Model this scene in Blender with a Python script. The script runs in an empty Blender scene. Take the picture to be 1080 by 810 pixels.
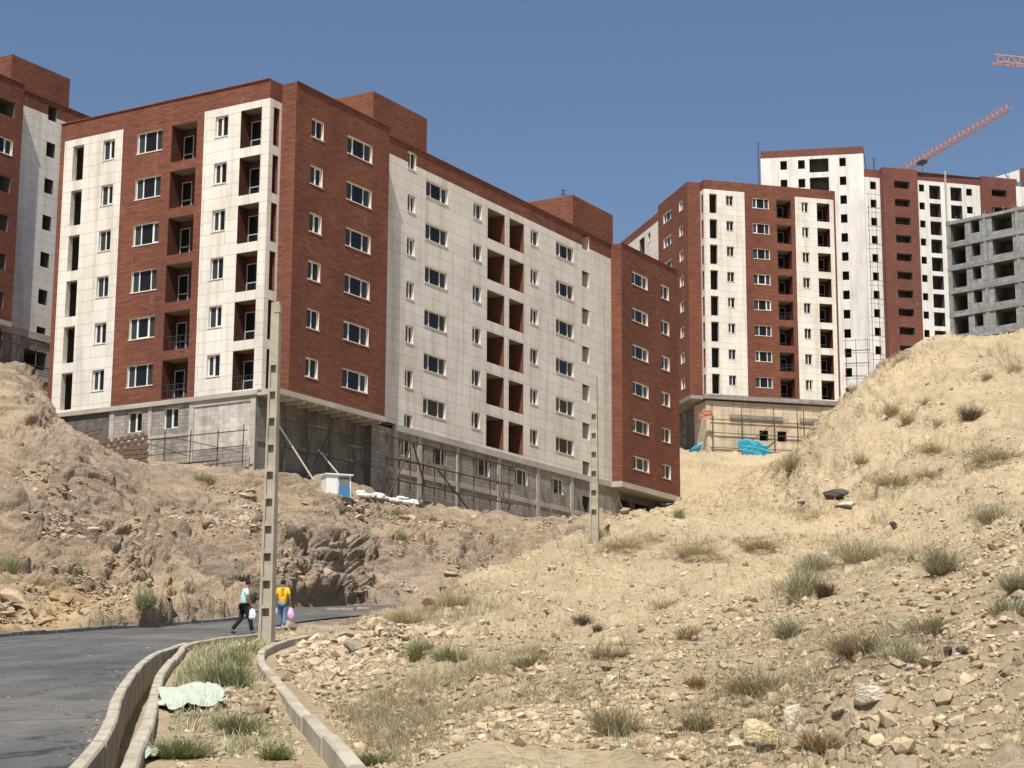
import bpy, math, random
import numpy as np
from mathutils import Vector, Matrix
random.seed(7); rng = np.random.default_rng(11)
S = bpy.context.scene
COL = S.collection
# ------------------------------------------------------------------ camera, sky, sun, exposure
CF, CP, CR = 2015.25, 0.1946, 0.0050
F_ = np.array([0, math.cos(CP), math.sin(CP)])
_U = np.array([0, -math.sin(CP), math.cos(CP)]); _X = np.array([1., 0, 0])
X_ = math.cos(CR)*_X + math.sin(CR)*_U
U_ = -math.sin(CR)*_X + math.cos(CR)*_U
cd = bpy.data.cameras.new('camera'); cam = bpy.data.objects.new('camera', cd); COL.objects.link(cam)
cd.sensor_width = 36; cd.lens = 36*CF/1080; cd.clip_start = 0.1; cd.clip_end = 8000
cam.matrix_world = Matrix([[X_[0], U_[0], -F_[0], 0], [X_[1], U_[1], -F_[1], 0], [X_[2], U_[2], -F_[2], 0], [0, 0, 0, 1]])
S.camera = cam
SUN_EL, SUN_AZ = math.radians(60), math.radians(-167)
W = bpy.data.worlds.new('World'); S.world = W; W.use_nodes = True
wn = W.node_tree.nodes; wl = W.node_tree.links
sky = wn.new('ShaderNodeTexSky'); sky.sky_type = 'NISHITA'; sky.sun_disc = False
sky.sun_elevation = SUN_EL; sky.sun_rotation = SUN_AZ; sky.altitude = 1500; sky.air_density = 1.0; sky.dust_density = 2.6; sky.ozone_density = 1.6
bgn = wn['Background']; bgn.inputs['Strength'].default_value = 0.087
wl.new(sky.outputs[0], bgn.inputs[0])
sd_ = bpy.data.lights.new('sun', 'SUN'); sd_.energy = 4.7; sd_.angle = math.radians(0.53); sd_.color = (1, 0.955, 0.87)
sun = bpy.data.objects.new('sun', sd_); COL.objects.link(sun)
to_sun = Vector((math.sin(SUN_AZ)*math.cos(SUN_EL), math.cos(SUN_AZ)*math.cos(SUN_EL), math.sin(SUN_EL)))
sun.rotation_euler = to_sun.to_track_quat('Z', 'Y').to_euler()
S.view_settings.view_transform = 'Standard'; S.view_settings.look = 'None'; S.view_settings.gamma = 1
S.view_settings.exposure = 0.32
S.render.engine = 'CYCLES'; S.cycles.max_bounces = 6; S.cycles.diffuse_bounces = 3; S.cycles.glossy_bounces = 2

def ray(px, py):
    d = F_ + X_*(px-540)/CF - U_*(py-405)/CF
    return d/d[1]
def proj(P):
    d = P@F_
    return 540+CF*(P@X_)/d, 405-CF*(P@U_)/d, d
def z0(Y):                      # height of the road and kerb strip at depth Y
    Y = np.asarray(Y, float)
    return np.where(Y < 70, -1.6+.09*Y, np.where(Y < 100, 4.7+.108*(Y-70), 7.94+.06*(Y-100)))
def on_base(px, py, h=0.0):     # world point where a sight line meets the base surface
    lo, hi = 8., 99.; d = ray(px, py)
    for _ in range(50):
        m = (lo+hi)/2
        if d[2]*m > float(z0(m))+h: lo = m
        else: hi = m
    return d*m

# ------------------------------------------------------------------ noise
def _hash(ix, iy, iz, seed):
    with np.errstate(over='ignore'):
        h = (ix.astype(np.int64)*374761393 + iy.astype(np.int64)*668265263 + iz.astype(np.int64)*2147483647 + seed*1274126177) & 0xffffffff
        h = ((h ^ (h >> 13))*1274126177) & 0xffffffff
        h = ((h ^ (h >> 16))*2246822519) & 0xffffffff
        return ((h ^ (h >> 15)) & 0xffffff)/float(0xffffff)
def vnoise(p, seed=0):
    i = np.floor(p).astype(np.int64); f = p-i; f = f*f*f*(f*(f*6-15)+10)
    r = 0
    for dx in (0, 1):
        wx = f[:, 0] if dx else 1-f[:, 0]
        for dy in (0, 1):
            wy = f[:, 1] if dy else 1-f[:, 1]
            for dz in (0, 1):
                wz = f[:, 2] if dz else 1-f[:, 2]
                r = r+wx*wy*wz*_hash(i[:, 0]+dx, i[:, 1]+dy, i[:, 2]+dz, seed)
    return r*2-1
def fbm(p, o=4, seed=0, g=.5):
    r = 0; a = 1; q = p
    for k in range(o):
        r = r+a*vnoise(q, seed+k*17); a *= g; q = q*2.03+5.1
    return r
def ridged(p, o=4, seed=0):
    r = 0; a = 1; q = p
    for k in range(o):
        r = r+a*(1-2*np.abs(vnoise(q, seed+k*13))); a *= .5; q = q*2.1+3.7
    return r
def cells(p, seed=0):           # distances to the nearest and second nearest cell centre, and the cell's own number
    i = np.floor(p).astype(np.int64); f1 = np.full(len(p), 9.); f2 = f1.copy(); val = np.zeros(len(p))
    for dx in (-1, 0, 1):
        for dy in (-1, 0, 1):
            for dz in (-1, 0, 1):
                cx, cy, cz = i[:, 0]+dx, i[:, 1]+dy, i[:, 2]+dz
                h = _hash(cx, cy, cz, seed)
                a, b, c = h, (h*97.13) % 1, (h*731.7) % 1
                d = (p[:, 0]-cx-a)**2+(p[:, 1]-cy-b)**2+(p[:, 2]-cz-c)**2
                m = d < f1; f2 = np.where(m, f1, np.minimum(f2, d)); f1 = np.where(m, d, f1); val = np.where(m, (h*3571.3) % 1, val)
    return np.sqrt(f1), np.sqrt(f2), val
def stones(p, seed=0):          # rounded angular lumps divided by creases, continuous
    f1, f2, v = cells(p, seed); e = np.clip((f2-f1)*2.2, 0, 1)
    return e*(2-e)*(.35+v)*.6-.25
def sparse(p, seed=0, k=.6):    # single lumps standing on smooth ground, continuous
    f1, f2, v = cells(p, seed); e = np.clip((f2-f1)*2.5, 0, 1)
    return e*np.clip(v-k, 0, 1)/(1-k)

# ------------------------------------------------------------------ materials
def mat(name, col=(.5, .5, .5), rough=.9, spec=.3, metal=0.):
    m = bpy.data.materials.new(name); m.use_nodes = True
    b = m.node_tree.nodes['Principled BSDF']
    b.inputs['Base Color'].default_value = (*col, 1); b.inputs['Roughness'].default_value = rough
    b.inputs['Specular IOR Level'].default_value = spec; b.inputs['Metallic'].default_value = metal
    return m, m.node_tree.nodes, m.node_tree.links, b
def N(ns, t, **k):
    n = ns.new(t)
    for a, v in k.items():
        if a.startswith('i_'): n.inputs[a[2:].replace('_', ' ')].default_value = v
        else: setattr(n, a, v)
    return n
def ramp(ns, pts):
    r = ns.new('ShaderNodeValToRGB'); e = r.color_ramp.elements
    while len(e) < len(pts): e.new(.5)
    for k, (p, c) in enumerate(pts):
        e[k].position = p; e[k].color = (*c, 1) if len(c) == 3 else c
    return r
def mixc(ns, ls, f, a, b, bt='MIX'):
    m = ns.new('ShaderNodeMix'); m.data_type = 'RGBA'; m.blend_type = bt
    for s, v in ((m.inputs[0], f), (m.inputs[6], a), (m.inputs[7], b)):
        if hasattr(v, 'is_linked') or hasattr(v, 'links'): ls.new(v, s)
        elif isinstance(v, (int, float)): s.default_value = v
        else: s.default_value = (*v, 1)
    return m.outputs[2]
def uvmap(ns, ls, sx, sy):
    u = ns.new('ShaderNodeUVMap'); u.uv_map = 'UVMap'
    mp = ns.new('ShaderNodeMapping'); mp.inputs['Scale'].default_value = (sx, sy, 1); ls.new(u.outputs[0], mp.inputs[0])
    return mp.outputs[0]
M = {}
def mk_red(key, base, dark, light):
    m, ns, ls, b = mat(key, rough=.85)
    n1 = N(ns, 'ShaderNodeTexNoise', i_Scale=1, i_Detail=6, i_Roughness=.7); ls.new(uvmap(ns, ls, .8, 5.5), n1.inputs[0])
    r1 = ramp(ns, [(.34, dark), (.5, base), (.62, base), (.74, light)]); ls.new(n1.outputs[0], r1.inputs[0])
    br = N(ns, 'ShaderNodeTexBrick'); ls.new(uvmap(ns, ls, 1, 1), br.inputs[0])
    br.inputs['Scale'].default_value = 1; br.inputs['Brick Width'].default_value = .62; br.inputs['Row Height'].default_value = .155
    br.inputs['Mortar Size'].default_value = .012; br.inputs['Color1'].default_value = (.82, .82, .82, 1); br.inputs['Color2'].default_value = (1.12, 1.12, 1.12, 1)
    br.inputs['Mortar'].default_value = (.55, .52, .5, 1)
    c = mixc(ns, ls, 1., r1.outputs[0], br.outputs[0], 'MULTIPLY')
    n2 = N(ns, 'ShaderNodeTexNoise', i_Scale=1, i_Detail=4); ls.new(uvmap(ns, ls, .25, .12), n2.inputs[0])
    r2 = ramp(ns, [(.3, (.8, .8, .8)), (.7, (1.16, 1.14, 1.1))]); ls.new(n2.outputs[0], r2.inputs[0])
    c = mixc(ns, ls, 1., c, r2.outputs[0], 'MULTIPLY')
    n3 = N(ns, 'ShaderNodeTexNoise', i_Scale=1, i_Detail=5, i_Roughness=.7); ls.new(uvmap(ns, ls, 1.3, .35), n3.inputs[0]); r3 = ramp(ns, [(.6, (0, 0, 0)), (.78, (.35, .35, .35))]); ls.new(n3.outputs[0], r3.inputs[0]); c = mixc(ns, ls, r3.outputs[0], c, (.42, .3, .22))
    ls.new(c, b.inputs['Base Color']); M[key] = m
mk_red('red', (.2, .075, .046), (.13, .045, .03), (.34, .15, .09))
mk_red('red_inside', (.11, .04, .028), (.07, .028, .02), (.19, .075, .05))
mk_red('red_far', (.19, .075, .058), (.15, .055, .042), (.26, .11, .085))
def mk_white(key, base, joint, row, wid=2.4, msize=.03):
    m, ns, ls, b = mat(key, rough=.75)
    br = N(ns, 'ShaderNodeTexBrick'); ls.new(uvmap(ns, ls, 1, 1), br.inputs[0])
    br.inputs['Scale'].default_value = 1; br.inputs['Brick Width'].default_value = wid; br.inputs['Row Height'].default_value = row
    br.inputs['Mortar Size'].default_value = msize; br.inputs['Color1'].default_value = (*base, 1)
    br.inputs['Color2'].default_value = (*[c*.93 for c in base], 1); br.inputs['Mortar'].default_value = (*joint, 1); br.inputs['Mortar Smooth'].default_value = .3
    n2 = N(ns, 'ShaderNodeTexNoise', i_Scale=1, i_Detail=6, i_Roughness=.65); ls.new(uvmap(ns, ls, .5, .25), n2.inputs[0])
    r2 = ramp(ns, [(.3, (.84, .83, .81)), (.5, (.97, .97, .96)), (.72, (1.06, 1.06, 1.06))]); ls.new(n2.outputs[0], r2.inputs[0])
    c = mixc(ns, ls, 1., br.outputs[0], r2.outputs[0], 'MULTIPLY')
    n3 = N(ns, 'ShaderNodeTexNoise', i_Scale=1, i_Detail=3); ls.new(uvmap(ns, ls, 1.5, .09), n3.inputs[0])
    r3 = ramp(ns, [(.34, (.78, .75, .71)), (.5, (1, 1, 1))]); ls.new(n3.outputs[0], r3.inputs[0])
    c = mixc(ns, ls, .7, c, r3.outputs[0], 'MULTIPLY')
    ls.new(c, b.inputs['Base Color']); M[key] = m
mk_white('white', (.78, .73, .655), (.52, .47, .4), .79, 3.7, .024)
mk_white('white_far', (.72, .66, .57), (.6, .55, .48), .79, 2.4, .02)
mk_white('white_plain', (.78, .76, .72), (.72, .7, .66), 3.2, 30, .03)
def mk_conc(key, c0, c1, c2, brick=None, us=(.6, .35)):
    m, ns, ls, b = mat(key, rough=.92)
    n1 = N(ns, 'ShaderNodeTexNoise', i_Scale=1, i_Detail=8, i_Roughness=.7); ls.new(uvmap(ns, ls, *us), n1.inputs[0])
    r1 = ramp(ns, [(.3, c0), (.5, c1), (.7, c2)]); ls.new(n1.outputs[0], r1.inputs[0]); c = r1.outputs[0]
    if brick:
        w, h, ms, mc = brick
        br = N(ns, 'ShaderNodeTexBrick'); ls.new(uvmap(ns, ls, 1, 1), br.inputs[0])
        br.inputs['Scale'].default_value = 1; br.inputs['Brick Width'].default_value = w; br.inputs['Row Height'].default_value = h
        br.inputs['Mortar Size'].default_value = ms; br.inputs['Color1'].default_value = (.8, .8, .8, 1); br.inputs['Color2'].default_value = (1.15, 1.15, 1.15, 1)
        br.inputs['Mortar'].default_value = (*mc, 1)
        c = mixc(ns, ls, 1., c, br.outputs[0], 'MULTIPLY')
    n2 = N(ns, 'ShaderNodeTexNoise', i_Scale=1, i_Detail=4); ls.new(uvmap(ns, ls, 2.2, .12), n2.inputs[0])
    r2 = ramp(ns, [(.35, (.72, .71, .7)), (.55, (1, 1, 1))]); ls.new(n2.outputs[0], r2.inputs[0])
    c = mixc(ns, ls, .8, c, r2.outputs[0], 'MULTIPLY')
    ls.new(c, b.inputs['Base Color']); M[key] = m
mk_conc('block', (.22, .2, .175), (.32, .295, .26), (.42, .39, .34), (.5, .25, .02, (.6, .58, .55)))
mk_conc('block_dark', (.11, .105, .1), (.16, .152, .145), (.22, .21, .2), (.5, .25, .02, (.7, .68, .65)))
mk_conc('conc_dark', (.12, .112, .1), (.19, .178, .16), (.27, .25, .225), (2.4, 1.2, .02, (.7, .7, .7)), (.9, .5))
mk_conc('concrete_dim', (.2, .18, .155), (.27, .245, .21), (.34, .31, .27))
mk_conc('concrete', (.36, .33, .28), (.46, .425, .365), (.56, .52, .45))
mk_conc('plaster', (.42, .39, .34), (.55, .51, .45), (.66, .62, .55), (.6, .3, .012, (.8, .8, .78)))
mk_conc('beige_plaster', (.5, .4, .28), (.58, .47, .34), (.64, .53, .39), (3., .6, .02, (.85, .82, .8)))
mk_conc('grey_block', (.2, .205, .2), (.3, .305, .3), (.4, .4, .39), (.5, .25, .03, (.7, .7, .7)))
mk_conc('pole', (.3, .265, .2), (.41, .365, .285), (.5, .45, .355), None, (1.2, .6))
mk_conc('kerb', (.3, .255, .19), (.45, .395, .305), (.54, .485, .385), None, (2, 2))
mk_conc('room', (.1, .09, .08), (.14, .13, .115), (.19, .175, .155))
M['frame'] = mat('pvc_frame', (.8, .79, .76), .45)[0]
M['door_frame'] = mat('door_frame', (.42, .4, .37), .6)[0]
M['cream'] = mat('stone_trim', (.68, .6, .5), .8)[0]
M['steel'] = mat('rusty_tube', (.085, .062, .046), .75)[0]
M['wood'] = mat('prop_timber', (.3, .26, .2), .85)[0]
M['crane_red'] = mat('crane_paint', (.38, .13, .09), .6)[0]
M['crane_pale'] = mat('crane_pale_paint', (.46, .25, .2), .6)[0]
M['timber'] = mat('weathered_timber', (.15, .125, .095), .85)[0]
M['dark'] = mat('dark_metal', (.04, .045, .05), .6)[0]
def mk_glass():
    m, ns, ls, b = mat('window_glass', (.03, .04, .045), .14, .2)
    g = N(ns, 'ShaderNodeNewGeometry')
    r = ramp(ns, [(0., (.008, .008, .008)), (.35, (.012, .014, .014)), (.6, (.04, .05, .05)), (.85, (.09, .115, .115)), (1., (.24, .27, .26))])
    ls.new(g.outputs['Random Per Island'], r.inputs[0]); ls.new(r.outputs[0], b.inputs['Base Color']); M['glass'] = m
mk_glass()

# ------------------------------------------------------------------ mesh helpers
class MB:
    def __init__(s): s.v = []; s.f = []; s.uv = []; s.mi = []
    def quad(s, pts, uv=None, mi=0):
        i = len(s.v); s.v += [tuple(map(float, p)) for p in pts]; s.f.append(tuple(range(i, i+len(pts)))); s.mi.append(mi)
        s.uv += [tuple(u) for u in uv] if uv is not None else [(0, 0)]*len(pts)
    def box(s, c, hx, hy, hz, mi=0):     # centre and three half-axis vectors
        c, hx, hy, hz = map(np.asarray, (c, hx, hy, hz))
        L = [np.linalg.norm(h) for h in (hx, hy, hz)]
        for a, b, n, la, lb in ((hx, hy, hz, L[0], L[1]), (hy, hz, hx, L[1], L[2]), (hz, hx, hy, L[2], L[0])):
            for sg in (1, -1):
                o = c+n*sg; P = [o-a-b, o+a-b, o+a+b, o-a+b]
                if sg < 0: P = P[::-1]
                off = float(abs(o[0]*.37+o[1]*.71)); h = float(o[2])
                s.quad(P, [(off, h), (off+2*la, h), (off+2*la, h+2*lb), (off, h+2*lb)], mi)
    def bar(s, a, b, r, r2=None, mi=0):   # square bar between points
        a, b = np.asarray(a, float), np.asarray(b, float); d = b-a; L = np.linalg.norm(d); d = d/L
        up = np.array([0, 0, 1.]) if abs(d[2]) < .9 else np.array([1., 0, 0])
        x = np.cross(d, up); x /= np.linalg.norm(x); y = np.cross(x, d)
        s.box((a+b)/2, x*r, d*L/2, y*(r2 or r), mi)
    def build(s, name, m, parent=None, loc=(0, 0, 0), smooth=False):
        me = bpy.data.meshes.new(name); l = np.array(loc, float)
        me.from_pydata([(v[0]-l[0], v[1]-l[1], v[2]-l[2]) for v in s.v], [], s.f)
        uvl = me.uv_layers.new(name='UVMap'); uvl.data.foreach_set('uv', np.array(s.uv, float).ravel())
        for mm in (m if isinstance(m, (list, tuple)) else [m]): me.materials.append(mm)
        me.polygons.foreach_set('material_index', s.mi)
        if smooth: me.polygons.foreach_set('use_smooth', [True]*len(s.f))
        o = bpy.data.objects.new(name, me); COL.objects.link(o)
        if parent is not None: o.parent = parent
        else: o.location = loc
        return o
def tag(o, label=None, cat=None, group=None, kind=None):
    for k, v in (('label', label), ('category', cat), ('group', group), ('kind', kind)):
        if v: o[k] = v
    return o
def empty(name, loc, label, cat, group=None):
    o = bpy.data.objects.new(name, None); o.location = tuple(map(float, loc)); o.empty_display_size = .5; COL.objects.link(o)
    return tag(o, label, cat, group)
def npmesh(name, V, Fc, mats, smooth=False, cols=None, parent=None, loc=None):
    me = bpy.data.meshes.new(name); k = Fc.shape[1]
    if loc is not None: V = V-np.asarray(loc)
    me.vertices.add(len(V)); me.vertices.foreach_set('co', V.astype(np.float32).ravel())
    me.loops.add(len(Fc)*k); me.loops.foreach_set('vertex_index', Fc.astype(np.int32).ravel())
    me.polygons.add(len(Fc)); me.polygons.foreach_set('loop_start', np.arange(0, len(Fc)*k, k, dtype=np.int32))
    me.polygons.foreach_set('use_smooth', np.full(len(Fc), smooth))
    me.update(calc_edges=True)
    if cols is not None:
        at = me.color_attributes.new('tint', 'FLOAT_COLOR', 'POINT'); at.data.foreach_set('color', cols.astype(np.float32).ravel())
    for m in mats: me.materials.append(m)
    o = bpy.data.objects.new(name, me); COL.objects.link(o)
    if parent is not None: o.parent = parent
    elif loc is not None: o.location = tuple(map(float, loc))
    return o

# ------------------------------------------------------------------ terrain
b_ = 'b'
T = {  # column px : rows R1..R10 as (Y, py) or (Y, (offset above the base surface,)) or (Y, None) = base ; R11 (Y,py)
 -1500: [(16, None), (25, None), (35, None), (45, None), (52, None), (56, None), (70, (6,)), (88, (10,)), (104, (13,)), (125, (16,)), (240, (20,))],
 -300: [(16, None), (25, None), (35, None), (45, None), (53, None), (58, None), (72, 590), (88, 500), (104, 437), (125, 400), (240, 420)],
 0: [(16, None), (25, None), (35, None), (45, None), (55, None), (63.5, None), (74, 606), (90, 520), (104, 442), (122, 399), (240, 430)],
 60: [(16, None), (25, None), (35, None), (45, None), (57, None), (68, None), (79, 600), (92, 530), (104, 464), (123, 455), (240, 440)],
 150: [(16, None), (25, None), (35, None), (46, None), (60, None), (77, None), (87, 600), (99, 545), (110, 497), (121, 488), (240, 480)],
 250: [(16, None), (25, None), (35, None), (48, None), (63, None), (85, None), (94, 600), (104, 545), (112, 504), (119, 499), (240, 500)],
 330: [(16, None), (25, None), (35, None), (50, (.05,)), (66, (.05,)), (93, None), (100, 592), (108, 545), (115, 515), (121, 512), (240, 505)],
 400: [(16, None), (25, (.1,)), (36, (.2,)), (56, (.12,)), (72, (.05,)), (100, (.0,)), (107, 600), (116, 556), (124, 528), (131, 526), (240, 505)],
 460: [(16, (.05,)), (25, (.35,)), (38, 706), (60, 660), (84, 632), (100, 636), (108, 596), (119, 562), (131, 540), (138, 538), (240, 505)],
 540: [(16, (.1,)), (25, (.6,)), (40, 706), (64, 647), (95, 603), (106, 606), (116, 585), (127, 563), (138, 549), (147, 545), (240, 505)],
 620: [(16, (.1,)), (25, (.75,)), (42, 704), (68, 640), (107, 566), (115, 568), (125, 565), (135, 560), (144, 556), (153, 554), (240, 505)],
 720: [(15, (.1,)), (24, (.9,)), (42, 702), (70, 624), (108, 562), (122, 551), (137, 544), (152, 538), (167, 533), (178, 526), (232, 486)],
 820: [(14, (.2,)), (24, (1.,)), (42, 692), (72, 612), (100, 548), (115, 520), (132, 502), (150, 497), (175, 494), (200, 492), (232, 486)],
 880: [(13.5, (.3,)), (24, (1.2,)), (42, 682), (72, 602), (98, 525), (119, 442), (130, 448), (150, 460), (180, 470), (200, 475), (232, 478)],
 950: [(13, (.4,)), (24, (1.4,)), (42, 665), (70, 590), (97, 490), (122, 384), (132, 388), (150, 398), (180, 410), (200, 414), (232, 414)],
 1015: [(13, (.5,)), (23, (1.5,)), (40, 655), (66, 580), (95, 470), (124, 358), (135, 362), (155, 374), (180, 388), (200, 392), (232, 400)],
 1085: [(13, (.6,)), (23, (1.7,)), (38, 650), (62, 570), (93, 460), (124, 356), (135, 358), (155, 364), (180, 375), (200, 385), (232, 400)],
 1500: [(13, (.8,)), (22, (2.4,)), (36, 650), (60, 565), (90, 455), (122, 350), (135, 352), (155, 358), (180, 372), (200, 380), (232, 400)],
 3200: [(13, (1,)), (22, (3,)), (36, (4,)), (60, (6,)), (90, (9,)), (122, (12,)), (135, (12,)), (155, (12,)), (180, (12,)), (200, (12,)), (232, (12,))],
}
cols_px = np.array(sorted(T)); NR = 15
KY = np.zeros((len(cols_px), NR)); KZ = KY.copy(); KA = np.zeros(len(cols_px))
for ci, px in enumerate(cols_px):
    d6 = ray(px, 600); KA[ci] = d6[0]
    ys = [1.5, 9.]; zs = [-1.6, float(z0(9))]
    for Y, sp in T[px]:
        if sp is None: z = float(z0(Y))
        elif isinstance(sp, tuple): z = float(z0(Y))+sp[0]
        else: z = ray(px, sp)[2]*Y
        ys.append(Y); zs.append(z)
    ys += [420, 3500]; zs += [zs[-1]+4, 30]
    KY[ci] = ys; KZ[ci] = zs
def pinterp(xk, yk, x):         # monotone cubic through knots
    h = np.diff(xk); d = np.diff(yk)/h; m = np.zeros(len(xk))
    for i in range(1, len(xk)-1):
        if d[i-1]*d[i] > 0:
            w1, w2 = 2*h[i]+h[i-1], h[i]+2*h[i-1]; m[i] = (w1+w2)/(w1/d[i-1]+w2/d[i])
    m[0] = d[0]; m[-1] = d[-1]
    i = np.clip(np.searchsorted(xk, x)-1, 0, len(h)-1); t = (x-xk[i])/h[i]
    return ((1+2*t)*(1-t)**2*yk[i]+t*(1-t)**2*h[i]*m[i]+t*t*(3-2*t)*yk[i+1]+t*t*(t-1)*h[i]*m[i+1])
cnt = [6, 8, 62, 72, 80, 74, 66, 92, 92, 76, 40, 40, 8, 8]     # subdivisions per row interval
rho = np.concatenate([i+np.arange(c)/c for i, c in enumerate(cnt)]+[[NR-1.]])
aa = np.concatenate([np.linspace(KA[0], ray(-60, 600)[0], 40)[:-1], np.linspace(ray(-60, 600)[0], ray(1140, 600)[0], 1180), np.linspace(ray(1140, 600)[0], KA[-1], 50)[1:]])
YK = np.zeros((NR, len(aa))); ZK = YK.copy()
def smoothcol(x, xk, yk):       # piecewise linear, slightly eased
    return pinterp(xk, yk, x)
for r in range(NR):
    YK[r] = smoothcol(aa, KA, KY[:, r]); ZK[r] = smoothcol(aa, KA, KZ[:, r])
TY = np.zeros((len(rho), len(aa))); TZ = TY.copy()
ri = np.arange(NR)
for j in range(len(aa)):
    TY[:, j] = np.interp(rho, ri, YK[:, j]); TZ[:, j] = pinterp(YK[:, j], ZK[:, j], TY[:, j])
TX = TY*aa[None, :]
RHO = np.repeat(rho[:, None], len(aa), 1)
PXc = 540+(aa*0.985)*CF          # rough screen column of each grid column
PXC = np.repeat(PXc[None, :], len(rho), 0)

# kerb lines and road edges, traced on the base surface
def line(pts, h=.15): return np.array([on_base(x, y, h) for x, y in pts])
K1 = line([(71, 810), (98.5, 778), (117, 737), (137, 707), (160, 689), (193, 677.5)])
K2 = line([(126, 810), (152, 752), (167, 707), (185.5, 688), (197, 678.5), (226, 673), (267, 668.5)])
K3 = line([(358, 808), (352, 800), (326, 767), (304, 741), (282, 715), (271, 697), (272.6, 689), (289, 680), (326, 671.5)])
def ext(L, Y0):                  # extend a line towards the camera
    d = (L[0]-L[1])/(L[0][1]-L[1][1]); p = L[0]+d*(Y0-L[0][1]); p[2] = float(z0(Y0))+.15
    return np.vstack([p[None], L])
K1 = ext(K1, 6.); K2 = ext(K2, 6.); K3 = ext(K3, 9.)
K2 = np.vstack([K2, [[-8.9, 71, 0], [-8.2, 77, 0], [-6.6, 84, 0], [-4.4, 90, 0], [-1, 95, 0], [4, 99, 0]]])
K2[:, 2] = z0(K2[:, 1])+.15
def smooth_line(L, step):
    d = np.r_[0, np.cumsum(np.linalg.norm(np.diff(L[:, :2], axis=0), axis=1))]
    t = np.arange(0, d[-1], step); R = np.zeros((len(t), 3))
    m = np.gradient(L, d, axis=0)
    i = np.clip(np.searchsorted(d, t, side='right')-1, 0, len(d)-2); h = (d[i+1]-d[i]); u = ((t-d[i])/h)[:, None]; h = h[:, None]
    return (1+2*u)*(1-u)**2*L[i]+u*(1-u)**2*h*m[i]+u*u*(3-2*u)*L[i+1]+u*u*(u-1)*h*m[i+1]
K1s, K2s, K3s = (smooth_line(k, .2) for k in (K1, K2, K3))
FAR = line([(0, 672), (60, 668), (130, 663), (190, 659), (250, 654)], .0)
FAR = np.vstack([[[-12, 6, 0], [-12.5, 20, 0], [-14.5, 40, 0]], FAR, [[-11.6, 91, 0], [-8.6, 98, 0], [-4, 103, 0], [4, 107, 0]]])
FAR[:, 2] = z0(FAR[:, 1]); FARs = smooth_line(FAR, .5)
def xat(L, Y): return np.interp(Y, L[:, 1], L[:, 0])
NEAR = np.vstack([K1[K1[:, 1] < 50], K2[K2[:, 1] > 53]]); NEARs = smooth_line(NEAR, .5)

flatX, flatY = TX.ravel(), TY.ravel()
KD_ = np.full(TX.shape, 9.)      # distance to the nearest kerb
for L_ in (K1s, K2s[K2s[:, 1] < 68], K3s):
    for q_ in L_[::2]: 
        if q_[1] > 10:
            a_, b2_ = np.searchsorted(rho, [1.2, 5.9]); sub = KD_[a_:b2_]; np.minimum(sub, np.hypot(TX[a_:b2_]-q_[0], (TY[a_:b2_]-q_[1])), out=sub)
Y = TY; X = TX
near = xat(NEARs, Y); far = xat(FARs, Y)
road = np.clip((X-(far-.4))/.4, 0, 1)*np.clip((near+.25-X)/.25, 0, 1)*(Y < 99)*(Y > 2)
strip = (np.clip((X-near)/.2, 0, 1))*(X < xat(K2s, Y)+.15)*(Y < 64)
# masks (what the ground is made of)
sn = fbm(np.c_[flatX*.09, flatY*.09, flatX*0+3], 4, 5).reshape(X.shape)
def sm(a, b, x): t = np.clip((x-a)/(b-a), 0, 1); return t*t*(3-2*t)
rightness = sm(300, 420, PXC+sn*40)
brown = sm(5.75, 6.35, RHO+sn*.15+.25*sm(560, 470, PXC))*sm(700, 610, PXC+sn*25+(RHO-6)*-6)
brown = brown*(RHO < 12)
rubble = sm(280, 330, PXC)*sm(500, 400, PXC+sn*40)*sm(3., 3.8, RHO+sn*.3)*sm(6.2, 5.8, RHO)
mound = sm(800, 900, PXC+sn*30)*sm(2.85, 2.6, RHO+sn*.15-(PXC-1080)*.0015)
orange = sm(230, 90, PXC+sn*60)*sm(5.7, 6.1, RHO)*sm(8.0, 7.2, RHO+sn*.5)
crag = brown*sm(-.35, .25, fbm(np.c_[flatX*.05, flatY*.05, flatX*0+9], 3, 8).reshape(X.shape)+.25)*(1-orange)
heap = 0
# gentle mounds
def bump(px, Yc, amp, rx, ry):
    global TZ
    xc = ray(px, 650)[0]*Yc
    TZ += amp*np.exp(-((TX-xc)/rx)**2-((TY-Yc)/ry)**2)
bump(385, 40, .22, 1.6, 4); bump(235, 26, .22, 1.1, 3); bump(1010, 22, .55, 2.6, 3.2)
bump(690, 75, .5, 5, 9); bump(870, 88, -1.0, 5, 6); bump(760, 95, .8, 6, 8)
# large undulation
und = fbm(np.c_[flatX*.12, flatY*.07, flatX*0], 4, 21).reshape(X.shape)
keep = 1-np.maximum(road, np.maximum(strip, 0)); inside = sm(0, 1.5, (X-xat(K3s, Y)))*(Y < 55)+(Y >= 55)*1.
quiet = np.where((X < xat(K3s, Y)+.2) & (Y < 57), .25, 1.)*sm(far-.2, far-2.2, X)*1. if False else np.where((X < xat(K3s, Y)+.2) & (Y < 57), .2, 1.)
quiet = quiet*np.where((X > far-.3) & (X < near+1.2) & (Y < 100), .15, 1.)
quiet = quiet*(.12+.88*sm(.25, 1.3, KD_))
build_quiet = sm(8.3, 9.0, RHO)*sm(720, 640, PXC)*(.8+.2*sm(40, 90, PXC))
TZ = TZ+und*np.clip(TY/60, .1, 1.)*.45*keep*quiet*(RHO > 1.5)*(RHO < 12)*(1-.95*build_quiet)
P3 = np.stack([TX, TY, TZ], -1)
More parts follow.
